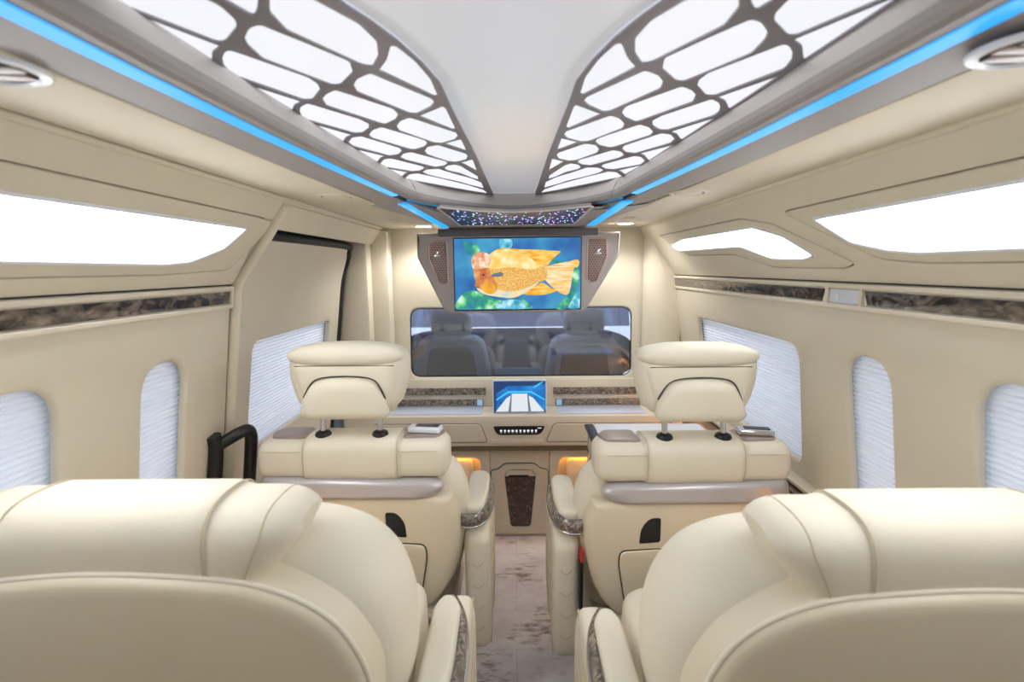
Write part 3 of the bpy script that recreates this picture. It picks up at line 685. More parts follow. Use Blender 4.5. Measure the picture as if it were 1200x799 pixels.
for s, pts in ((-1, [(482, 411), (502, 398), (499, 413), (482, 428)]), (1, [(713, 397), (738, 414), (738, 430), (718, 414)])):  # flat orange-brown plates close behind the bulkhead glass
    q = ccw([(p.x, p.z) for p in (at(*a, Y=YB+.06) for a in pts)])
    o = plate('cab_side_plate', q, [], .02, .003, lambda u, v, w: (u, YB+.06 - w, v), 'caborange')
    finish(o, 'orange-brown plate behind the %s edge of the bulkhead glass' % ('left' if s < 0 else 'right'), 'trim')

# ------------------------------------------------------------------ television unit
YT = 2.50
tv = empty('television', (XC, YT, 1.28)); L0 = tv.location.copy()
FT = lambda dy: (lambda u, v, w: Vector((u, YT + dy - w, v)) - L0)
tz = lambda pts, Y=YT: [(p.x, p.z) for p in (at(*a, Y=Y) for a in pts)]
outl = rpoly([(-.468, 1.668, .006), (-.468, 1.555), (-.338, 1.285, .03), (.345, 1.285, .03), (.508, 1.555), (.512, 1.668, .006)], .015, 5)
plate('housing', ccw(outl), [], .075, .014, FT(0), 'tvgrey', tv)
box('hinge_bar', (-.36-XC, -.03, .372), (.40-XC, .07, .405), 'darkgrey', tv, .004)
scr = [(-.286, 1.300), (.321, 1.303), (.321, 1.643), (-.286, 1.640)]
plate('bezel', ccw(rpoly([(-.292, 1.294), (.327, 1.297), (.327, 1.649), (-.292, 1.646)], .006)), [], .006, .001, FT(-.002), 'black', tv)
# the picture on the screen: one flat mesh of many-coloured patches (an orange fish over blue water and plants)
def picture_mesh(name, layers, Y, parent, L0):
    mats = []; bm = bmesh.new(); z = 0
    for mat, poly in layers:
        if mat not in mats: mats.append(mat)
        poly = ccw(poly); vs = [bm.verts.new(Vector((p[0], Y - z*.00018, p[1])) - L0) for p in poly]
        f = bm.faces.new(vs); f.material_index = mats.index(mat); z += 1
    bmesh.ops.triangulate(bm, faces=[f for f in bm.faces if len(f.verts) > 4])
    me = bpy.data.meshes.new(name); bm.to_mesh(me); bm.free()
    for m in mats: me.materials.append(M[m])
    o = bpy.data.objects.new(name, me); col.objects.link(o); o.parent = parent; return o
def sm2(pts, k=5): q = smooth([(a, b, 0) for a, b in pts + [pts[0]]], k); return [(p.x, p.y) for p in q[:-1]]
def S(pts, k=8):                                                    # crop coordinates of the screen study -> screen plane
    return sm2([(p.x, p.z) for p in (at(480 + a/4.6154, 260 + b/4.6154, Y=YT-.008) for a, b in pts)], k)
def Sp(pts): return [(p.x, p.z) for p in (at(480 + a/4.6154, 260 + b/4.6154, Y=YT-.008) for a, b in pts)]
layers = [('p_water', scr),
 ('p_plant', S([(262, 420), (300, 380), (350, 372), (420, 400), (500, 425), (600, 415), (640, 440), (655, 468), (450, 470), (258, 468)])),
 ('p_stone', S([(470, 440), (540, 420), (610, 430), (625, 468), (480, 468)])),
 ('p_plant', S([(290, 110), (350, 115), (380, 150), (370, 165), (330, 180), (300, 160)])), ('p_stone', S([(485, 95), (550, 95), (548, 140), (490, 140)])),
 ('p_plant', S([(760, 200), (820, 210), (905, 230), (912, 330), (860, 460), (790, 465), (850, 400), (880, 300), (800, 240)])),
 ('p_stone', S([(890, 400), (915, 380), (915, 462), (860, 464)])),
 ('p_fin', S([(860, 215), (900, 203), (918, 215), (905, 245), (860, 235)])),
 ('p_fin', S([(430, 175), (470, 150), (520, 142), (600, 148), (690, 150), (760, 155), (815, 160), (790, 185), (760, 215), (745, 238), (690, 245), (600, 220)])),
 ('p_fin', S([(600, 385), (680, 345), (720, 330), (770, 360), (795, 372), (730, 392), (640, 394)])),
 ('p_tail', S([(730, 245), (800, 225), (885, 220), (880, 290), (858, 388), (800, 375), (735, 315), (720, 280)])),
 ('p_belly', S([(360, 345), (420, 330), (560, 345), (700, 310), (690, 335), (620, 385), (560, 410), (500, 408), (420, 395), (375, 375)])),
 ('p_fish', S([(425, 230), (480, 210), (600, 220), (690, 240), (740, 255), (735, 310), (690, 330), (600, 368), (520, 375), (460, 350), (430, 300)])),
 ('p_back', S([(420, 185), (470, 155), (530, 148), (600, 165), (660, 200), (700, 245), (640, 255), (560, 245), (500, 250), (430, 255), (410, 220)])),
 ('p_head', S([(333, 215), (345, 180), (380, 165), (420, 170), (440, 195), (436, 225), (410, 262), (375, 270), (345, 255)])),
 ('p_cheek', S([(345, 255), (380, 255), (430, 250), (445, 300), (470, 345), (440, 365), (385, 365), (352, 345), (362, 325), (350, 300)])),
 ('p_gill', S([(388, 350), (410, 328), (440, 325), (465, 345), (468, 375), (435, 390), (400, 375)])),
 ('p_cheek', S([(442, 292), (452, 300), (474, 345), (470, 372), (462, 345), (440, 305)])), ('p_dark', S([(392, 286), (400, 281), (407, 287), (400, 294)])), ('p_dark', S([(352, 346), (366, 350), (380, 350), (366, 354)])),
 ('p_grey', S([(440, 285), (470, 275), (500, 272), (505, 290), (470, 297), (445, 295)]))]
sc = picture_mesh('screen', layers, YT-.0085, tv, L0); sc['label'] = 'lit screen showing an orange fish in blue water'
def grille(s):
    ps = [(509, 283), (523, 283), (525, 332), (520, 333), (514, 330), (503, 301), (503, 285)] if s < 0 else [(691, 280), (710, 280), (711, 300), (699, 329), (692, 331), (688, 326), (689, 282)]
    q = ccw(rpoly([(p.x, p.z) for p in (at(*a, Y=YT) for a in ps)], .006, 4))
    b = plate('speaker_grille', q, [], .006, .001, FT(-.003), 'darkgrey', tv); b['label'] = 'dark perforated speaker grille in a rose metal rim'
    plate('grille_rim', grow(q, .005), [grow(q, -.002)], .008, .002, FT(-.004), 'rose', b)
    bm = bmesh.new(); cx = sum(p[0] for p in q)/len(q); zmin = min(p[1] for p in q); zmax = max(p[1] for p in q); xmin = min(p[0] for p in q); xmax = max(p[0] for p in q)
    def inside(x, z):
        c = False
        for i in range(len(q)):
            (x1, z1), (x2, z2) = q[i-1], q[i]
            if (z1 > z) != (z2 > z) and x < (x2-x1)*(z-z1)/(z2-z1) + x1: c = not c
        return c
    st = .0125; j = 0; z = zmin
    while z < zmax:
        x = xmin + (st/2 if j % 2 else 0)
        while x < xmax:
            if inside(x, z) and inside(x-.004, z) and inside(x+.004, z):
                ring = [bm.verts.new(Vector((x + .0066*math.cos(R(60*k+30)), YT-.0062, z + .0066*math.sin(R(60*k+30)))) - L0) for k in range(6)]
                inn = [bm.verts.new(Vector((x + .0052*math.cos(R(60*k+30)), YT-.0062, z + .0052*math.sin(R(60*k+30)))) - L0) for k in range(6)]
                for k in range(6): bm.faces.new((ring[k], ring[(k+1) % 6], inn[(k+1) % 6], inn[k]))
            x += st
        z += st*.87; j += 1
    from_bm('mesh', bm, 'rose', b)
    bx, bz = (at(512.5, 298, Y=YT) if s < 0 else at(700, 295.5, Y=YT)).xz
    bd = plate('badge', rpoly([(bx-.016, bz-.012), (bx+.012, bz-.012), (bx+.020, bz-.004), (bx+.006, bz+.004), (bx+.018, bz+.016), (bx-.002, bz+.014), (bx-.006, bz), (bx-.018, bz-.004)], .002, 2), [], .003, .0005, FT(-.009), 'chrome', b)
grille(-1); grille(1)
finish(tv, 'grey trapezoid television unit showing an orange fish, hung under the ceiling', 'television')

# ------------------------------------------------------------------ console under the bulkhead window
YD, YL = 2.62, 2.71
cs = empty('console', (XC, YL, .0)); L0 = cs.location.copy()
LB = lambda lo, hi: (tuple(a-b for a, b in zip(lo, L0)), tuple(a-b for a, b in zip(hi, L0)))
FC = lambda Y, dy=0: (lambda u, v, w: Vector((u, Y + dy - w, v)) - L0)
XA, XB = -.86, .88
prof = [(YB-.001, .555), (YD+.02, .555), (YD+.004, .565), (YD, .58), (YD, .70), (YD+.006, .722), (YD+.025, .730), (YB-.001, .730)]
bm = bmesh.new(); a = [bm.verts.new(Vector((XA, p[0], p[1])) - L0) for p in prof]; b = [bm.verts.new(Vector((XB, p[0], p[1])) - L0) for p in prof]
for i in range(len(prof)): bm.faces.new((a[i], a[(i+1) % len(prof)], b[(i+1) % len(prof)], b[i]))
bm.faces.new(a); bm.faces.new(b); from_bm('ledge', bm, 'cream', cs, 30)
box('shadow_gap', *LB((XA, YD+.04, .520), (XB, YB-.002, .555)), 'groove', cs, 0)  # filler strip; the shade under the ledge is put into its darker colour
bp_ = empty('marble_band_panel', (XC, YB-.001, .731)); LQ0 = bp_.location.copy()
LQ = lambda lo, hi: (tuple(a-b for a, b in zip(lo, LQ0)), tuple(a-b for a, b in zip(hi, LQ0)))
# upper back board with its two stone bands each side
box('back_board', *LQ((XA, YB-.02, .7312), (XB, YB-.0005, .885)), 'cream', bp_, .003)
for s, x0, x1 in ((-1, -.70, -.165), (1, .215, .70)):
    n_ = box('stone_band', *LQ((x0, YB-.026, .797), (x1+.0, YB-.018, .838)), 'marble', bp_, .002); n_['label'] = 'polished brown marble band'
    box('chrome_line', *LQ((x0, YB-.026, .785), (x1, YB-.018, .790)), 'chrome', bp_, .001)
    x0b, x1b = (x0, x1-.012) if s < 0 else (x0+.012, x1)
    n_ = box('stone_band', *LQ((x0b, YB-.026, .737), (x1b, YB-.018, .772)), 'marble', bp_, .002); n_['label'] = 'polished brown marble band'
    box('ledge_reflection', *LB((x0b, YD+.022, .7302), (x1b, YB-.026, .7325)), 'mat', cs, .001)['label'] = 'ledge top with its sky and ceiling reflection painted pale blue'  # thin sheet that paints the reflection on the glossy ledge
    sq = box('ledge_switch', *LQ((x1b-.035 if s < 0 else x0b+.005, YB-.030, .738), (x1b-.005 if s < 0 else x0b+.035, YB-.02, .771)), 'p_pale', bp_, .001); sq['label'] = 'pale blue lit switch'
finish(bp_, 'cream panel with two brown marble bands each side, between console and bulkhead window', 'panel')
# drawers
dL = [(XA+.05, .585), (-.148, .585), (-.185, .684), (XA+.05, .684)]; dR = [(.165, .585), (XB-.05, .585), (XB-.05, .684), (.205, .684)]
for q in (dL, dR):
    q = ccw(rpoly(q, .018, 4)); plate('drawer_gap', grow(q, .004), [], .004, 0, FC(YD, -.001), 'groove', cs)
    d_ = plate('drawer', q, [], .012, .004, FC(YD, -.005), 'tan', cs)
cp = plate('control_panel', ccw(rpoly([(-.118, .672, .012), (-.098, .625, .03), (.135, .625, .03), (.158, .672, .012)], .02)), [], .008, .002, FC(YD, -.006), 'black', cs); cp['label'] = 'black touch strip with a row of lit icons'
bm = bmesh.new()
for k in range(10):
    x = -.075 + k*.0205; z = .648; t = k % 4; y = YD-.0068
    if t == 0: pts = [(x+.006*math.cos(i*math.pi/5), z+.006*math.sin(i*math.pi/5)) for i in range(10)]
    elif t == 1: pts = [(x-.006, z+.005), (x+.006, z+.005), (x+.003, z-.006), (x-.003, z-.006)]
    elif t == 2: pts = [(x-.006, z-.005), (x+.006, z-.005), (x+.006, z+.001), (x, z+.007), (x-.006, z+.001)]
    else: pts = [(x-.006, z-.005), (x+.006, z-.005), (x+.006, z+.005), (x-.006, z+.005)]
    bm.faces.new([bm.verts.new(Vector((p[0], y, p[1])) - L0) for p in pts])
    bm.faces.new([bm.verts.new(Vector(p) - L0) for p in ((x-.005, y, z-.011), (x+.005, y, z-.011), (x+.005, y, z-.0095), (x-.005, y, z-.0095))])
bm.faces.new([bm.verts.new(Vector(p) - L0) for p in ((.118, y, .660), (.138, y, .660), (.138, y, .664), (.118, y, .664))])
from_bm('icon_row', bm, 'iconw', cp)
tl = box('centre_lip', *LB((-.13, YD-.004, .572), (.15, YD+.01, .60)), 'tan', cs, .006)
finish(cs, 'cream console ledge with two drawers and a black touch strip at the front', 'console')

# footwell units either side, each an open warm-lit cubby
def footwell(x0, x1, s, label):
    t = empty('footwell_unit', ((x0+x1)/2, YL, .0)); L = t.location.copy()
    B = lambda lo, hi: (tuple(a-b for a, b in zip(lo, L)), tuple(a-b for a, b in zip(hi, L)))
    hx0, hx1 = (x0+.02, x1-.05) if s < 0 else (x0+.05, x1-.02)
    plate('front_frame', [(x0, .0), (x1, .0), (x1, .52), (x0, .52)], [rpoly([(hx0, .06), (hx1, .06), (hx1, .462), (hx0, .462)], .045, 6)], .02, .006, lambda u, v, w: Vector((u, YL - w, v)) - L, 'cream', t)
    bm = bmesh.new()
    a, b = B((x0, YL+.02, .0), (x1, YL+.42, .52)); c0 = (a[0], a[1], a[2]); 
    for lo, hi in (((x0, YL+.02, .0), (x1, YB-.001, .02)), ((x0, YB-.012, .02), (x1, YB-.002, .52)), ((x0, YL+.02, .02), (x0+.012, YB-.012, .52)), ((x1-.012, YL+.02, .02), (x1, YB-.012, .52)), ((x0, YL+.02, .505), (x1, YB-.012, .519))):
        bm_box(bm, *B(lo, hi))
    from_bm('lining', bm, 'wall', t)
    pl, ph = (x0+.02, x1-.10) if s < 0 else (x0+.10, x1-.02)
    o = [(pl, .05), (ph, .05), (ph, .428), (pl, .428)]
    pillow('padded_panel', [(p[0]-L.x, p[1]) for p in rpoly(o, .025, 5)], YL+.055-L.y, YL+.095-L.y, 'leather', t, inset=.012)
    box('light_line', *B((x0+.03, YL+.026, .497), (x1-.03, YL+.036, .504)), 'warm', t, 0)
    return finish(t, label, 'cabinet')
footwell(-.86, -.142, -1, 'warm-lit open footwell unit under the left half of the console')
footwell(.188, .88, 1, 'warm-lit open footwell unit under the right half of the console')
# centre storage cabinet
sc_ = empty('storage_cabinet', (.022, YL, .0)); L1 = sc_.location.copy()
FS = lambda dy: (lambda u, v, w: Vector((u, YL + dy - w, v)) - L1)
box('body', (-.1635, .006, 0), (.1645, YB-YL-.002, .519), 'cream', sc_, .003)
door = ccw(rpoly([(-.136, .012, .004), (.179, .012, .004), (.179, .392), (.14, .396), (.105, .428), (-.06, .428), (-.097, .394), (-.136, .390)], .018, 4))
plate('door_gap', grow(door, .004), [], .004, 0, FS(.004), 'gap', sc_)
hole = ccw(rpoly([(-.062, .362), (-.040, .395), (.088, .395), (.112, .362), (.082, .058), (-.030, .058)], .02, 4))
dr = plate('door', door, [hole], .014, .005, FS(-.006), 'tan', sc_)
ins = ccw(rpoly([(-.062, .350), (.110, .350), (.080, .064), (-.030, .064)], .014, 4))
plate('door_inset', ins, [], .006, .0015, FS(.0), 'inset', dr)['label'] = 'dark brown embossed leather inset'
plate('handle_cup', ccw(rpoly([(-.062, .353), (-.042, .390), (.090, .390), (.112, .353)], .012)), [], .006, .001, FS(.003), 'cream', dr)
box('handle_lip', (-.062, -.007, .350), (.050, .002, .362), 'black', dr, .003)
finish(sc_, 'cream centre cabinet at the end of the aisle with a brown embossed inset', 'cabinet')
# tablet screen on the ledge
tb = empty('tablet', (.025, YD+.03, .730)); L2 = tb.location.copy()
tilt = R(8)
FTb = lambda dy: (lambda u, v, w: (u, dy - w + v*math.sin(tilt)*.9, v*math.cos(tilt)))
plate('case', rpoly([(-.145, .0), (.145, .0), (.145, .182), (-.145, .182)], .010), [], .014, .003, FTb(0), 'whitepl', tb)
def TP(pts): return [(a, b) for a, b in pts]
def tl_(name, layers):
    mats = []; bm = bmesh.new(); z = 0
    for mat, poly in layers:
        if mat not in mats: mats.append(mat)
        f = bm.faces.new([bm.verts.new(FTb(-.002 - z*.0002)(p[0], p[1], 0)) for p in poly]); f.material_index = mats.index(mat); z += 1
    me = bpy.data.meshes.new(name); bm.to_mesh(me); bm.free()
    for m in mats: me.materials.append(M[m])
    o = bpy.data.objects.new(name, me); col.objects.link(o); o.parent = tb; return o
s_ = tl_('screen', [('p_dark', [(-.138, .007), (.138, .007), (.138, .175), (-.138, .175)]), ('p_mid', [(-.125, .02), (.138, .02), (.138, .16), (.06, .150), (-.06, .150), (-.125, .11)]),
  ('p_cyan', [(-.125, .070), (-.060, .112), (.060, .112), (.135, .070), (.135, .078), (.062, .122), (-.062, .122), (-.125, .080)]),
  ('p_white', [(-.130, .010), (-.060, .010), (-.048, .098), (-.070, .085)]), ('p_white', [(-.048, .010), (.046, .010), (.040, .108), (-.042, .108)]), ('p_white', [(.058, .010), (.134, .010), (.072, .085), (.048, .098)]),
  ('p_grey', [(-.130, .008), (.134, .008), (.134, .013), (-.130, .013)]), ('p_grey', [(-.062, .010), (-.046, .010), (-.042, .1), (-.047, .1)]), ('p_grey', [(.046, .010), (.060, .010), (.047, .1), (.041, .1)]),
  ('p_cyan', [(.070, .135), (.100, .150), (.130, .172), (.118, .172), (.080, .150)])])
s_['label'] = 'lit tablet screen with a blue and white picture'
finish(tb, 'tablet with a blue and white picture standing on the console ledge', 'tablet')

# ------------------------------------------------------------------ captain's seats
def seat(label, loc, s, front, dx=0.0):
    """s = +1: aisle on the +x side (left row); s = -1: mirrored.  y = 0 is the rear face, forward is +y"""
    t = empty('captain_seat', loc)
    mx = lambda pts: [(s*p[0],) + tuple(p[1:]) for p in pts]
    # reclined back: leans rearwards with height
    warp = None
    # main back cushion, the side bolsters of which show past the shell
    half = [(.0, .40), (.20, .405), (.285, .47), (.330, .58), (.345, .70), (.340, .80), (.315, .862), (.265, .895), (.15, .905), (0, .908)] if front else \
           [(.0, .40), (.20, .405), (.285, .47), (.335, .58), (.350, .72), (.346, .80), (.326, .86), (.292, .902), (.24, .926), (.15, .94), (0, .945)]
    KI, KO = (1, 1) if front else (1.135, .93)
    wide = lambda pts, k=1.0: [((p[0]*(1 + (KI-1)*k) if p[0]*s > 0 else p[0]*KO),) + tuple(p[1:]) for p in pts]
    out = wide(half + [(-p[0], p[1]) for p in half[::-1][1:-1]])
    pillow('backrest', rpoly(out, .03, 3), .030 if front else .012, .225 if front else .25, 'leather', t, e=.75, inset=.10 if front else .085, K=9)
    # hard rear shell
    if front:
        hs = [(.0, .435), (.19, .437), (.245, .46), (.29, .53), (.318, .64), (.322, .73), (.305, .785), (.27, .812), (0, .815)]
    else:
        hs = [(.0, .42), (.19, .425), (.26, .46), (.305, .55), (.328, .66), (.333, .76), (.312, .828), (.275, .876), (.215, .910), (.14, .926), (.0, .934)]
    so = wide(hs + [(-p[0], p[1]) for p in hs[::-1][1:-1]], .75)
    so = [(p.x, p.y) for p in smooth([(a, b, 0) for a, b in so + [so[0]]], 4)[:-1]]
    sh = pillow('back_shell', so, -.012 if front else -.032, .12, 'backleather', t, e=.5, inset=.03, K=8, dome=.006)
    if not front:
        pts = [(p[0]*.985, .0, .67 + (p[1]-.67)*.985) for p in so]
        tube('piping', [(p[0], -.018, p[2]) for p in pts], .0042, 'leather', sh, 8, True)
    # shoulder roll
    taper = lambda x, z: 1.0 if front else 1 - .34*max(0, min(1, (.975 - z)/.11))*min(1, max(0, abs(x)-.14)/.13)
    RE, RZ, RR = (.58, .923, .065) if front else (.70, .937, .070)
    bm = bmesh.new(); xs = []; L = .288 if front else .272
    nx_ = 46; rows = []
    for i in range(nx_+1):
        x = -L + 2*L*i/nx_
        e_ = min(1.0, (L - abs(x))/(.035 if front else .075)); sc2 = (1 - (1-e_)**2.2)**.5 if e_ < 1 else 1
        sc2 = (.80 + .20*sc2 if 0 < i < nx_ else .76) if front else (.30 + .70*sc2 if 0 < i < nx_ else .26)
        mid = abs(x) < .142
        rise = .006 if mid else 0.0
        if front and not mid: sc2 *= .92
        g = math.exp(-((abs(x)-.142)/.004)**2)*.003
        row = []
        for k in range(36):
            a = 2*math.pi*k/36
            yy = .065 + (.082*sc2 - g)*spow(math.cos(a), RE); zz = RZ + rise*.5 + (RR*sc2 + rise - g)*spow(math.sin(a), RE)
            tp = taper(x, zz)
            row.append(bm.verts.new((x*tp, yy, zz)))
        rows.append(row)
    for a, b in zip(rows, rows[1:]):
        for k in range(36): bm.faces.new((a[k], a[(k+1) % 36], b[(k+1) % 36], b[k]))
    bm.faces.new(rows[0]); bm.faces.new(rows[-1])
    rl = from_bm('shoulder_roll', bm, 'leather', t, 60)
    def seam_at(x, k_=1.0):
        return [(x, .065 + .0822*k_*spow(math.cos(a), RE), RZ + .003*k_*(k_ == 1) + (RR+.0045*(k_ == 1))*k_*spow(math.sin(a), RE)) for a in [R(35 + k*10) for k in range(20)]]
    for x in (-.142, .142) if front else (-.218, -.142, .142, .218):
        tube('seam', [(p[0]*taper(p[0], p[2]), p[1], p[2]) for p in seam_at(x, .972 if abs(x) > .2 else 1.0)], .0013, 'stitch', rl, 6)
    if front:
        for sx in (-1, 1):
            tube('seam', [(sx*x, .065 - .0828*1, .960) for x in (.146, .18, .22, .262)], .0012, 'stitch', rl, 6)
    if front:
        # grey band over the shell
        hb = [(-.285, .806), (.24, .806), (.285, .838), (.25, .866), (-.285, .876)]
        band = rpoly(hb, .02, 4); band = mx(band)
        bd = pillow('rear_band', ccw(band), -.026, .06, 'silver', t, e=.7, inset=.02, K=6); bd['label'] = 'smooth satin grey band'
        for sx in (1, -1):
            rc = ccw([(sx*p[0], p[1]) for p in rpoly([(.100, .690, .008), (.163, .685, .006), (.158, .735, .03), (.132, .765, .03), (.100, .765, .006)], .01, 4)])
            c_ = plate('grip_recess', rc, [], .006, .0015, lambda u, v, w: (u, -.0185 - w, v), 'black', sh); c_['label'] = 'black quarter-round recess'
        pk = ccw(mx(rpoly([(-.22, .455, .03), (.195, .455, .03), (.222, .62), (.218, .660), (.10, .668), (.03, .650), (-.22, .648)], .018, 5)))
        plate('pocket_gap', grow(pk, .003), [], .004, 0, lambda u, v, w: (u, -.0175 - w, v), 'gap', sh)
        plate('seat_pocket', pk, [], .012, .005, lambda u, v, w: (u, -.021 - w, v), 'backleather', t)
        for sx in (-1, 1):
            cp_ = rpoly([(sx*.150, .035), (sx*.258, .040), (sx*.276, .10), (sx*.250, .145), (sx*.156, .145)], .02, 4)
            plate('shoulder_cap', ccw(cp_), [], .05, .006, lambda u, v, w: (u, v, .9885 + w), 'taupe', t)['label'] = 'taupe plastic shoulder cap'
        # headrest
        cr = [(-.182, 1.225), (-.172, 1.258), (-.11, 1.275), (.11, 1.275), (.172, 1.258), (.184, 1.225), (.180, 1.16), (.160, 1.085), (.125, 1.052), (-.125, 1.052), (-.160, 1.085), (-.180, 1.16)]
        dyh = .055; hx = -s*.016; hz = .060
        hp = empty('headrest', (hx, 0, hz)); hp.parent = t; hp.scale.z = .95
        hr = pillow('core', rpoly(mx(cr) if s > 0 else mx(cr)[::-1], .02, 4), dyh-.024, dyh+.10, 'leather', hp, e=.7, inset=.034, K=8)
        squad('top_roll', (0, dyh+.022, 1.243), (.180, .060, .042), .9, .42, 'leather', hp, 48, 20)
        pillow('rear_pad', rpoly([(-.168, 1.224), (.168, 1.224), (.156, 1.14), (.118, 1.062), (-.118, 1.062), (-.150, 1.14)], .03, 5), dyh-.032, dyh+.03, 'leather', hp, e=.7, inset=.026, K=6)
        ar = [(-.136, 1.060), (-.126, 1.110), (-.095, 1.160), (-.045, 1.176), (.045, 1.176), (.095, 1.160), (.122, 1.105), (.136, 1.060), (.118, 1.044), (-.118, 1.044)]
        pillow('neck_flap', rpoly(ar, .02, 4), dyh-.072, dyh+.0, 'leather', hp, e=.9, inset=.034, K=7)
        tube('flap_gap', smooth([(a, dyh-.034, b+.003) for a, b in ar[1:7]], 5), .0022, 'gap', hp)
        tube('roll_gap', smooth([(-.15, dyh-.027, 1.213), (0, dyh-.031, 1.215), (.15, dyh-.027, 1.213)], 5), .0018, 'groove', hp)
        for x in (-.088 + hx*.4, .088 + hx*.4):
            p = tube('headrest_post', [(x, dyh-.02, .985), (x, dyh-.005, 1.08)], .0085, 'chrome', t, 14); p['label'] = 'chrome headrest post'
            lathe('collar', [(.0, 1.010), (.012, 1.010), (.022, 1.005), (.025, .997), (.026, .978)], 'black', p, 24, lambda a, b, c, x=x: (x+a, dyh-.017+b, c))['label'] = 'black collar'
    # seat cushion and base
    squad('seat_cushion', (0 if front else s*.03, .42, .41), (.285 if front else .30, .27, .085), .35, .3, 'leather', t, 44, 20)
    bm = bmesh.new()
    for k in range(3):
        bm_tube(bm, [(-.24 + .0*k, .30 + .12*k, .4955), (0, .33 + .12*k, .4965), (.24, .30 + .12*k, .4955)], .0014, 6)
    bm_tube(bm, [(.225*s, .2, .4945), (.225*s, .62, .4945)], .0016, 6); bm_tube(bm, [(.205*s, .2, .4945), (.205*s, .62, .4945)], .0016, 6)
    from_bm('seat_stitching', bm, 'stitch', t)
    box('base_cover', (-.27, .02, .16), (.27, .62, .355), 'leather', t, .03, seg=4)
    box('pedestal', (-.22, .08, .0), (.22, .56, .17), 'black', t, .01)
    tube('rear_rail', [(-.29, .035, .395), (.31*1, .035, .395)], .022, 'leather', t, 14)
    # arms
    for side in ((s, True), (-s, False)):
        a, inner = side
        if not inner and not front: continue
        x0, x1 = .338, (.428 if inner else .385)
        if inner and front: x0, x1 = .330, .418
        if inner and not front: x0, x1 = .408, .472
        ay = .045 if front else -.035; az = .0 if front else -.052
        q = lambda x: a*x
        lo, hi = min(q(x0), q(x1)), max(q(x0), q(x1))
        # side panel with quilted outer face
        pan = rpoly([(ay, .24), (.50, .24), (.50, .56+az), (.42, .66+az), (.05+ay, .675+az), (ay, .645+az)], .05, 6)
        bmn = 'armrest_panel'
        pn = pillow(bmn, pan, lo + (.006 if a < 0 else 0), hi - (.006 if a > 0 else 0), 'leather', t, e=.6, inset=.03, K=6, warp=lambda x, y, z: (y, x, z))
        if inner:
            bm = bmesh.new()
            xo = q(x1-.0064)
            for k in range(5):
                zb = .58 - k*.075
                bm_tube(bm, smooth([(xo, .10, zb-.045), (xo, .20, zb+.01), (xo, .31, zb-.045), (xo, .42, zb+.01)], 4), .0018, 6)
            for k in range(4):
                zb = .58 - k*.075; bm_tube(bm, smooth([(q(x0+.026), ay-.0004, zb-.02), (q((x0+x1)/2), ay-.0006, zb-.032), (q(x1-.026), ay-.0004, zb-.018)], 4), .0014, 6)
            from_bm('quilting', bm, 'stitch', pn)
        pad = rpoly([(q(x0-.004), .03), (q(x1-.026), .035), (q(x1-.014), .14), (q(x1-.015), .30), (q(x1-.034), .335), (q(x0+.01), .335), (q(x0-.004), .30)], .022, 5)
        pd = pillow('armrest_pad', pad, -.745, -.690, 'leather', t, e=.55, inset=.018, K=6, warp=lambda x, y, z: (x, z+ay, -y+az))
        if inner:
            path = smooth([(q(x0-.006), .0, 0), (q(x0+.03), -.002, 0), (q(x1-.028), .022, 0), (q(x1-.008), .085, 0), (q(x1-.003), .19, 0), (q(x1-.010), .29, 0), (q(x1-.032), .345, 0)], 6)
            bm = bmesh.new(); rows = []
            n = len(path)
            for i, p in enumerate(path):
                A = path[max(0, i-1)]; B_ = path[min(n-1, i+1)]; tt = (B_-A).normalized(); nn = Vector((-tt.y, tt.x, 0))*(-a)   # outward
                if nn.dot(Vector((a, -.4, 0))) < 0 and i < n*.8: nn = -nn
                sec = [(-.016, .722), (-.006, .729), (.003, .722), (.007, .708), (.005, .695), (-.004, .688), (-.016, .692)]
                rows.append([bm.verts.new((p.x + nn.x*o_, p.y + nn.y*o_ + ay, z_ + az)) for o_, z_ in sec])
            for A, B_ in zip(rows, rows[1:]):
                for k in range(7): bm.faces.new((A[k], A[(k+1) % 7], B_[(k+1) % 7], B_[k]))
            bm.faces.new(rows[0]); bm.faces.new(rows[-1])
            tr = from_bm('armrest_trim', bm, 'marble', t, 60); tr['label'] = 'polished brown marble armrest edge'
            tube('chrome_edge', [(p.x + a*.005 if i > 8 else p.x, p.y - (.005 if i <= 8 else 0) + ay, .687 + az) for i, p in enumerate(path)], .0035, 'chrome', tr)
    if front and s < 0:
        box('belt_buckle', (-.333, .02, .60), (-.322, .05, .64), 'red', t, .003)['label'] = 'red belt buckle button'
        box('belt_stalk', (-.335, .022, .44), (-.323, .048, .60), 'black', t, .003)
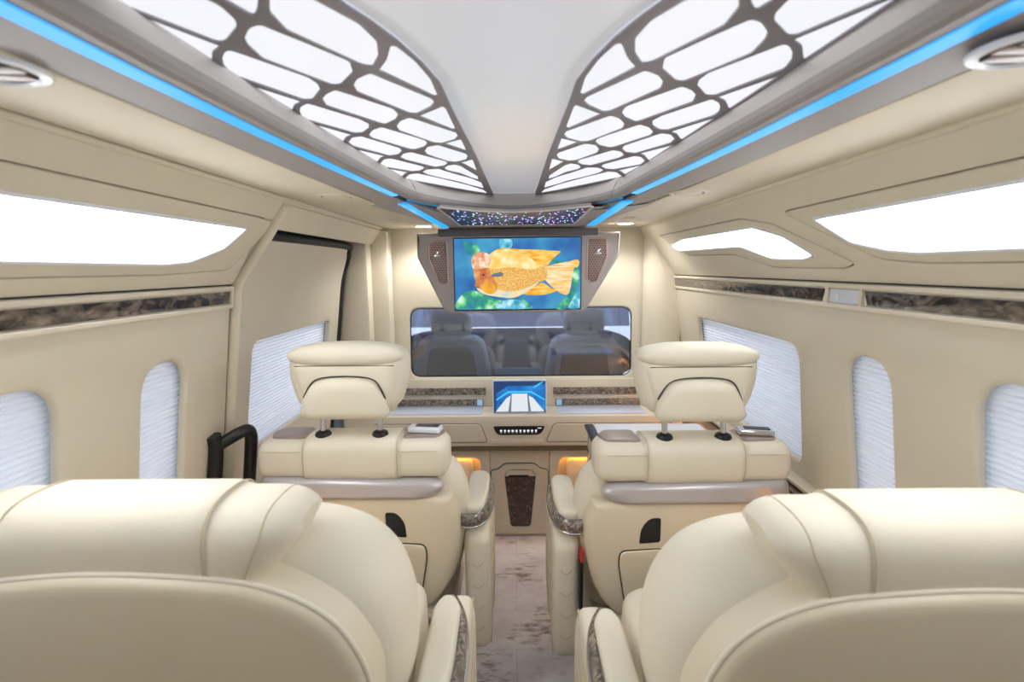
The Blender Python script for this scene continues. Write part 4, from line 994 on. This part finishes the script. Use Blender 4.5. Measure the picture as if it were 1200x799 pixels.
    if front and s < 0:
        tt = empty('tray_table', (-.02, .40, .885)); tt.parent = t; tt['label'] = 'white fold-out table leaf'
        plate('table_leaf', rpoly([(-.20, -.10), (.22, -.10), (.22, .13), (-.20, .13)], .02), [], .014, .003, lambda u, v, w: (u, v, w), 'whitepl', tt)
        box('hinge', (-.235, -.10, -.012), (-.202, .13, .002), 'black', tt, .003)
        box('support_arm', (-.235, .0, -.20), (-.205, .04, -.012), 'chrome', tt, .004)
    return finish(t, label, 'seat', None)
FY, RY = 1.485, .655
seat('cream leather captain seat with headrest in the front row left of the aisle', (-.498, FY, 0), 1, True)
seat('cream leather captain seat with headrest in the front row right of the aisle', (.531, FY-.035, -.005), -1, True)
seat('cream leather seat back without headrest, nearest the camera on the left', (-.565, RY, .165), 1, False)
seat('cream leather seat back without headrest, nearest the camera on the right', (.602, RY-.03, .155), -1, False)

# ------------------------------------------------------------------ small things
# black grab handle on the left pillar
gh = empty('grab_handle', FL(1.46, .80, 0)); L3 = gh.location.copy()
g = [Vector(FL(*q)) - L3 for q in [(1.475, .975, .012), (1.49, .982, .025), (1.52, 1.0, .055), (1.545, 1.005, .072), (1.556, .99, .078), (1.56, .95, .080), (1.56, .80, .080)]]
tube('grip', smooth(g, 5), .019, 'black', gh, 14)
g = [Vector(FL(*q)) - L3 for q in [(1.472, 1.012, .008), (1.478, .97, .014), (1.475, .90, .016), (1.47, .80, .014)]]
tube('mount', smooth(g, 5), .021, 'black', gh, 14)
tube('foot', [Vector(FL(1.47, .805, .014)) - L3, Vector(FL(1.56, .805, .080)) - L3], .018, 'black', gh, 12)
finish(gh, 'black looped grab handle on the left wall beside the door', 'handle')
def handset(label, loc, rz, w, dark):
    t = empty('remote_handset', loc, rz)
    o = rpoly([(-w/2, -.024), (w/2, -.024), (w/2, .024), (-w/2, .024)], .008)
    plate('body', o, [], .016, .004, lambda u, v, q: (u, v, q+.016), 'whitepl' if not dark else 'chrome', t)
    plate('face', rpoly([(-w*.3, -.006), (w*.42, -.006), (w*.42, .022), (-w*.3, .022)], .004), [], .002, .0004, lambda u, v, q: (u, v, q+.0172), 'black', t)
    return finish(t, label, 'remote')
handset('white remote lying on the aisle-side shoulder of the left front seat', (-.498+.212, FY+.085, .9895), R(-8), .105, False)
handset('silver and black remote lying on the window-side shoulder of the right front seat', (.531+.212, FY+.05, .9845), R(-10), .105, True)
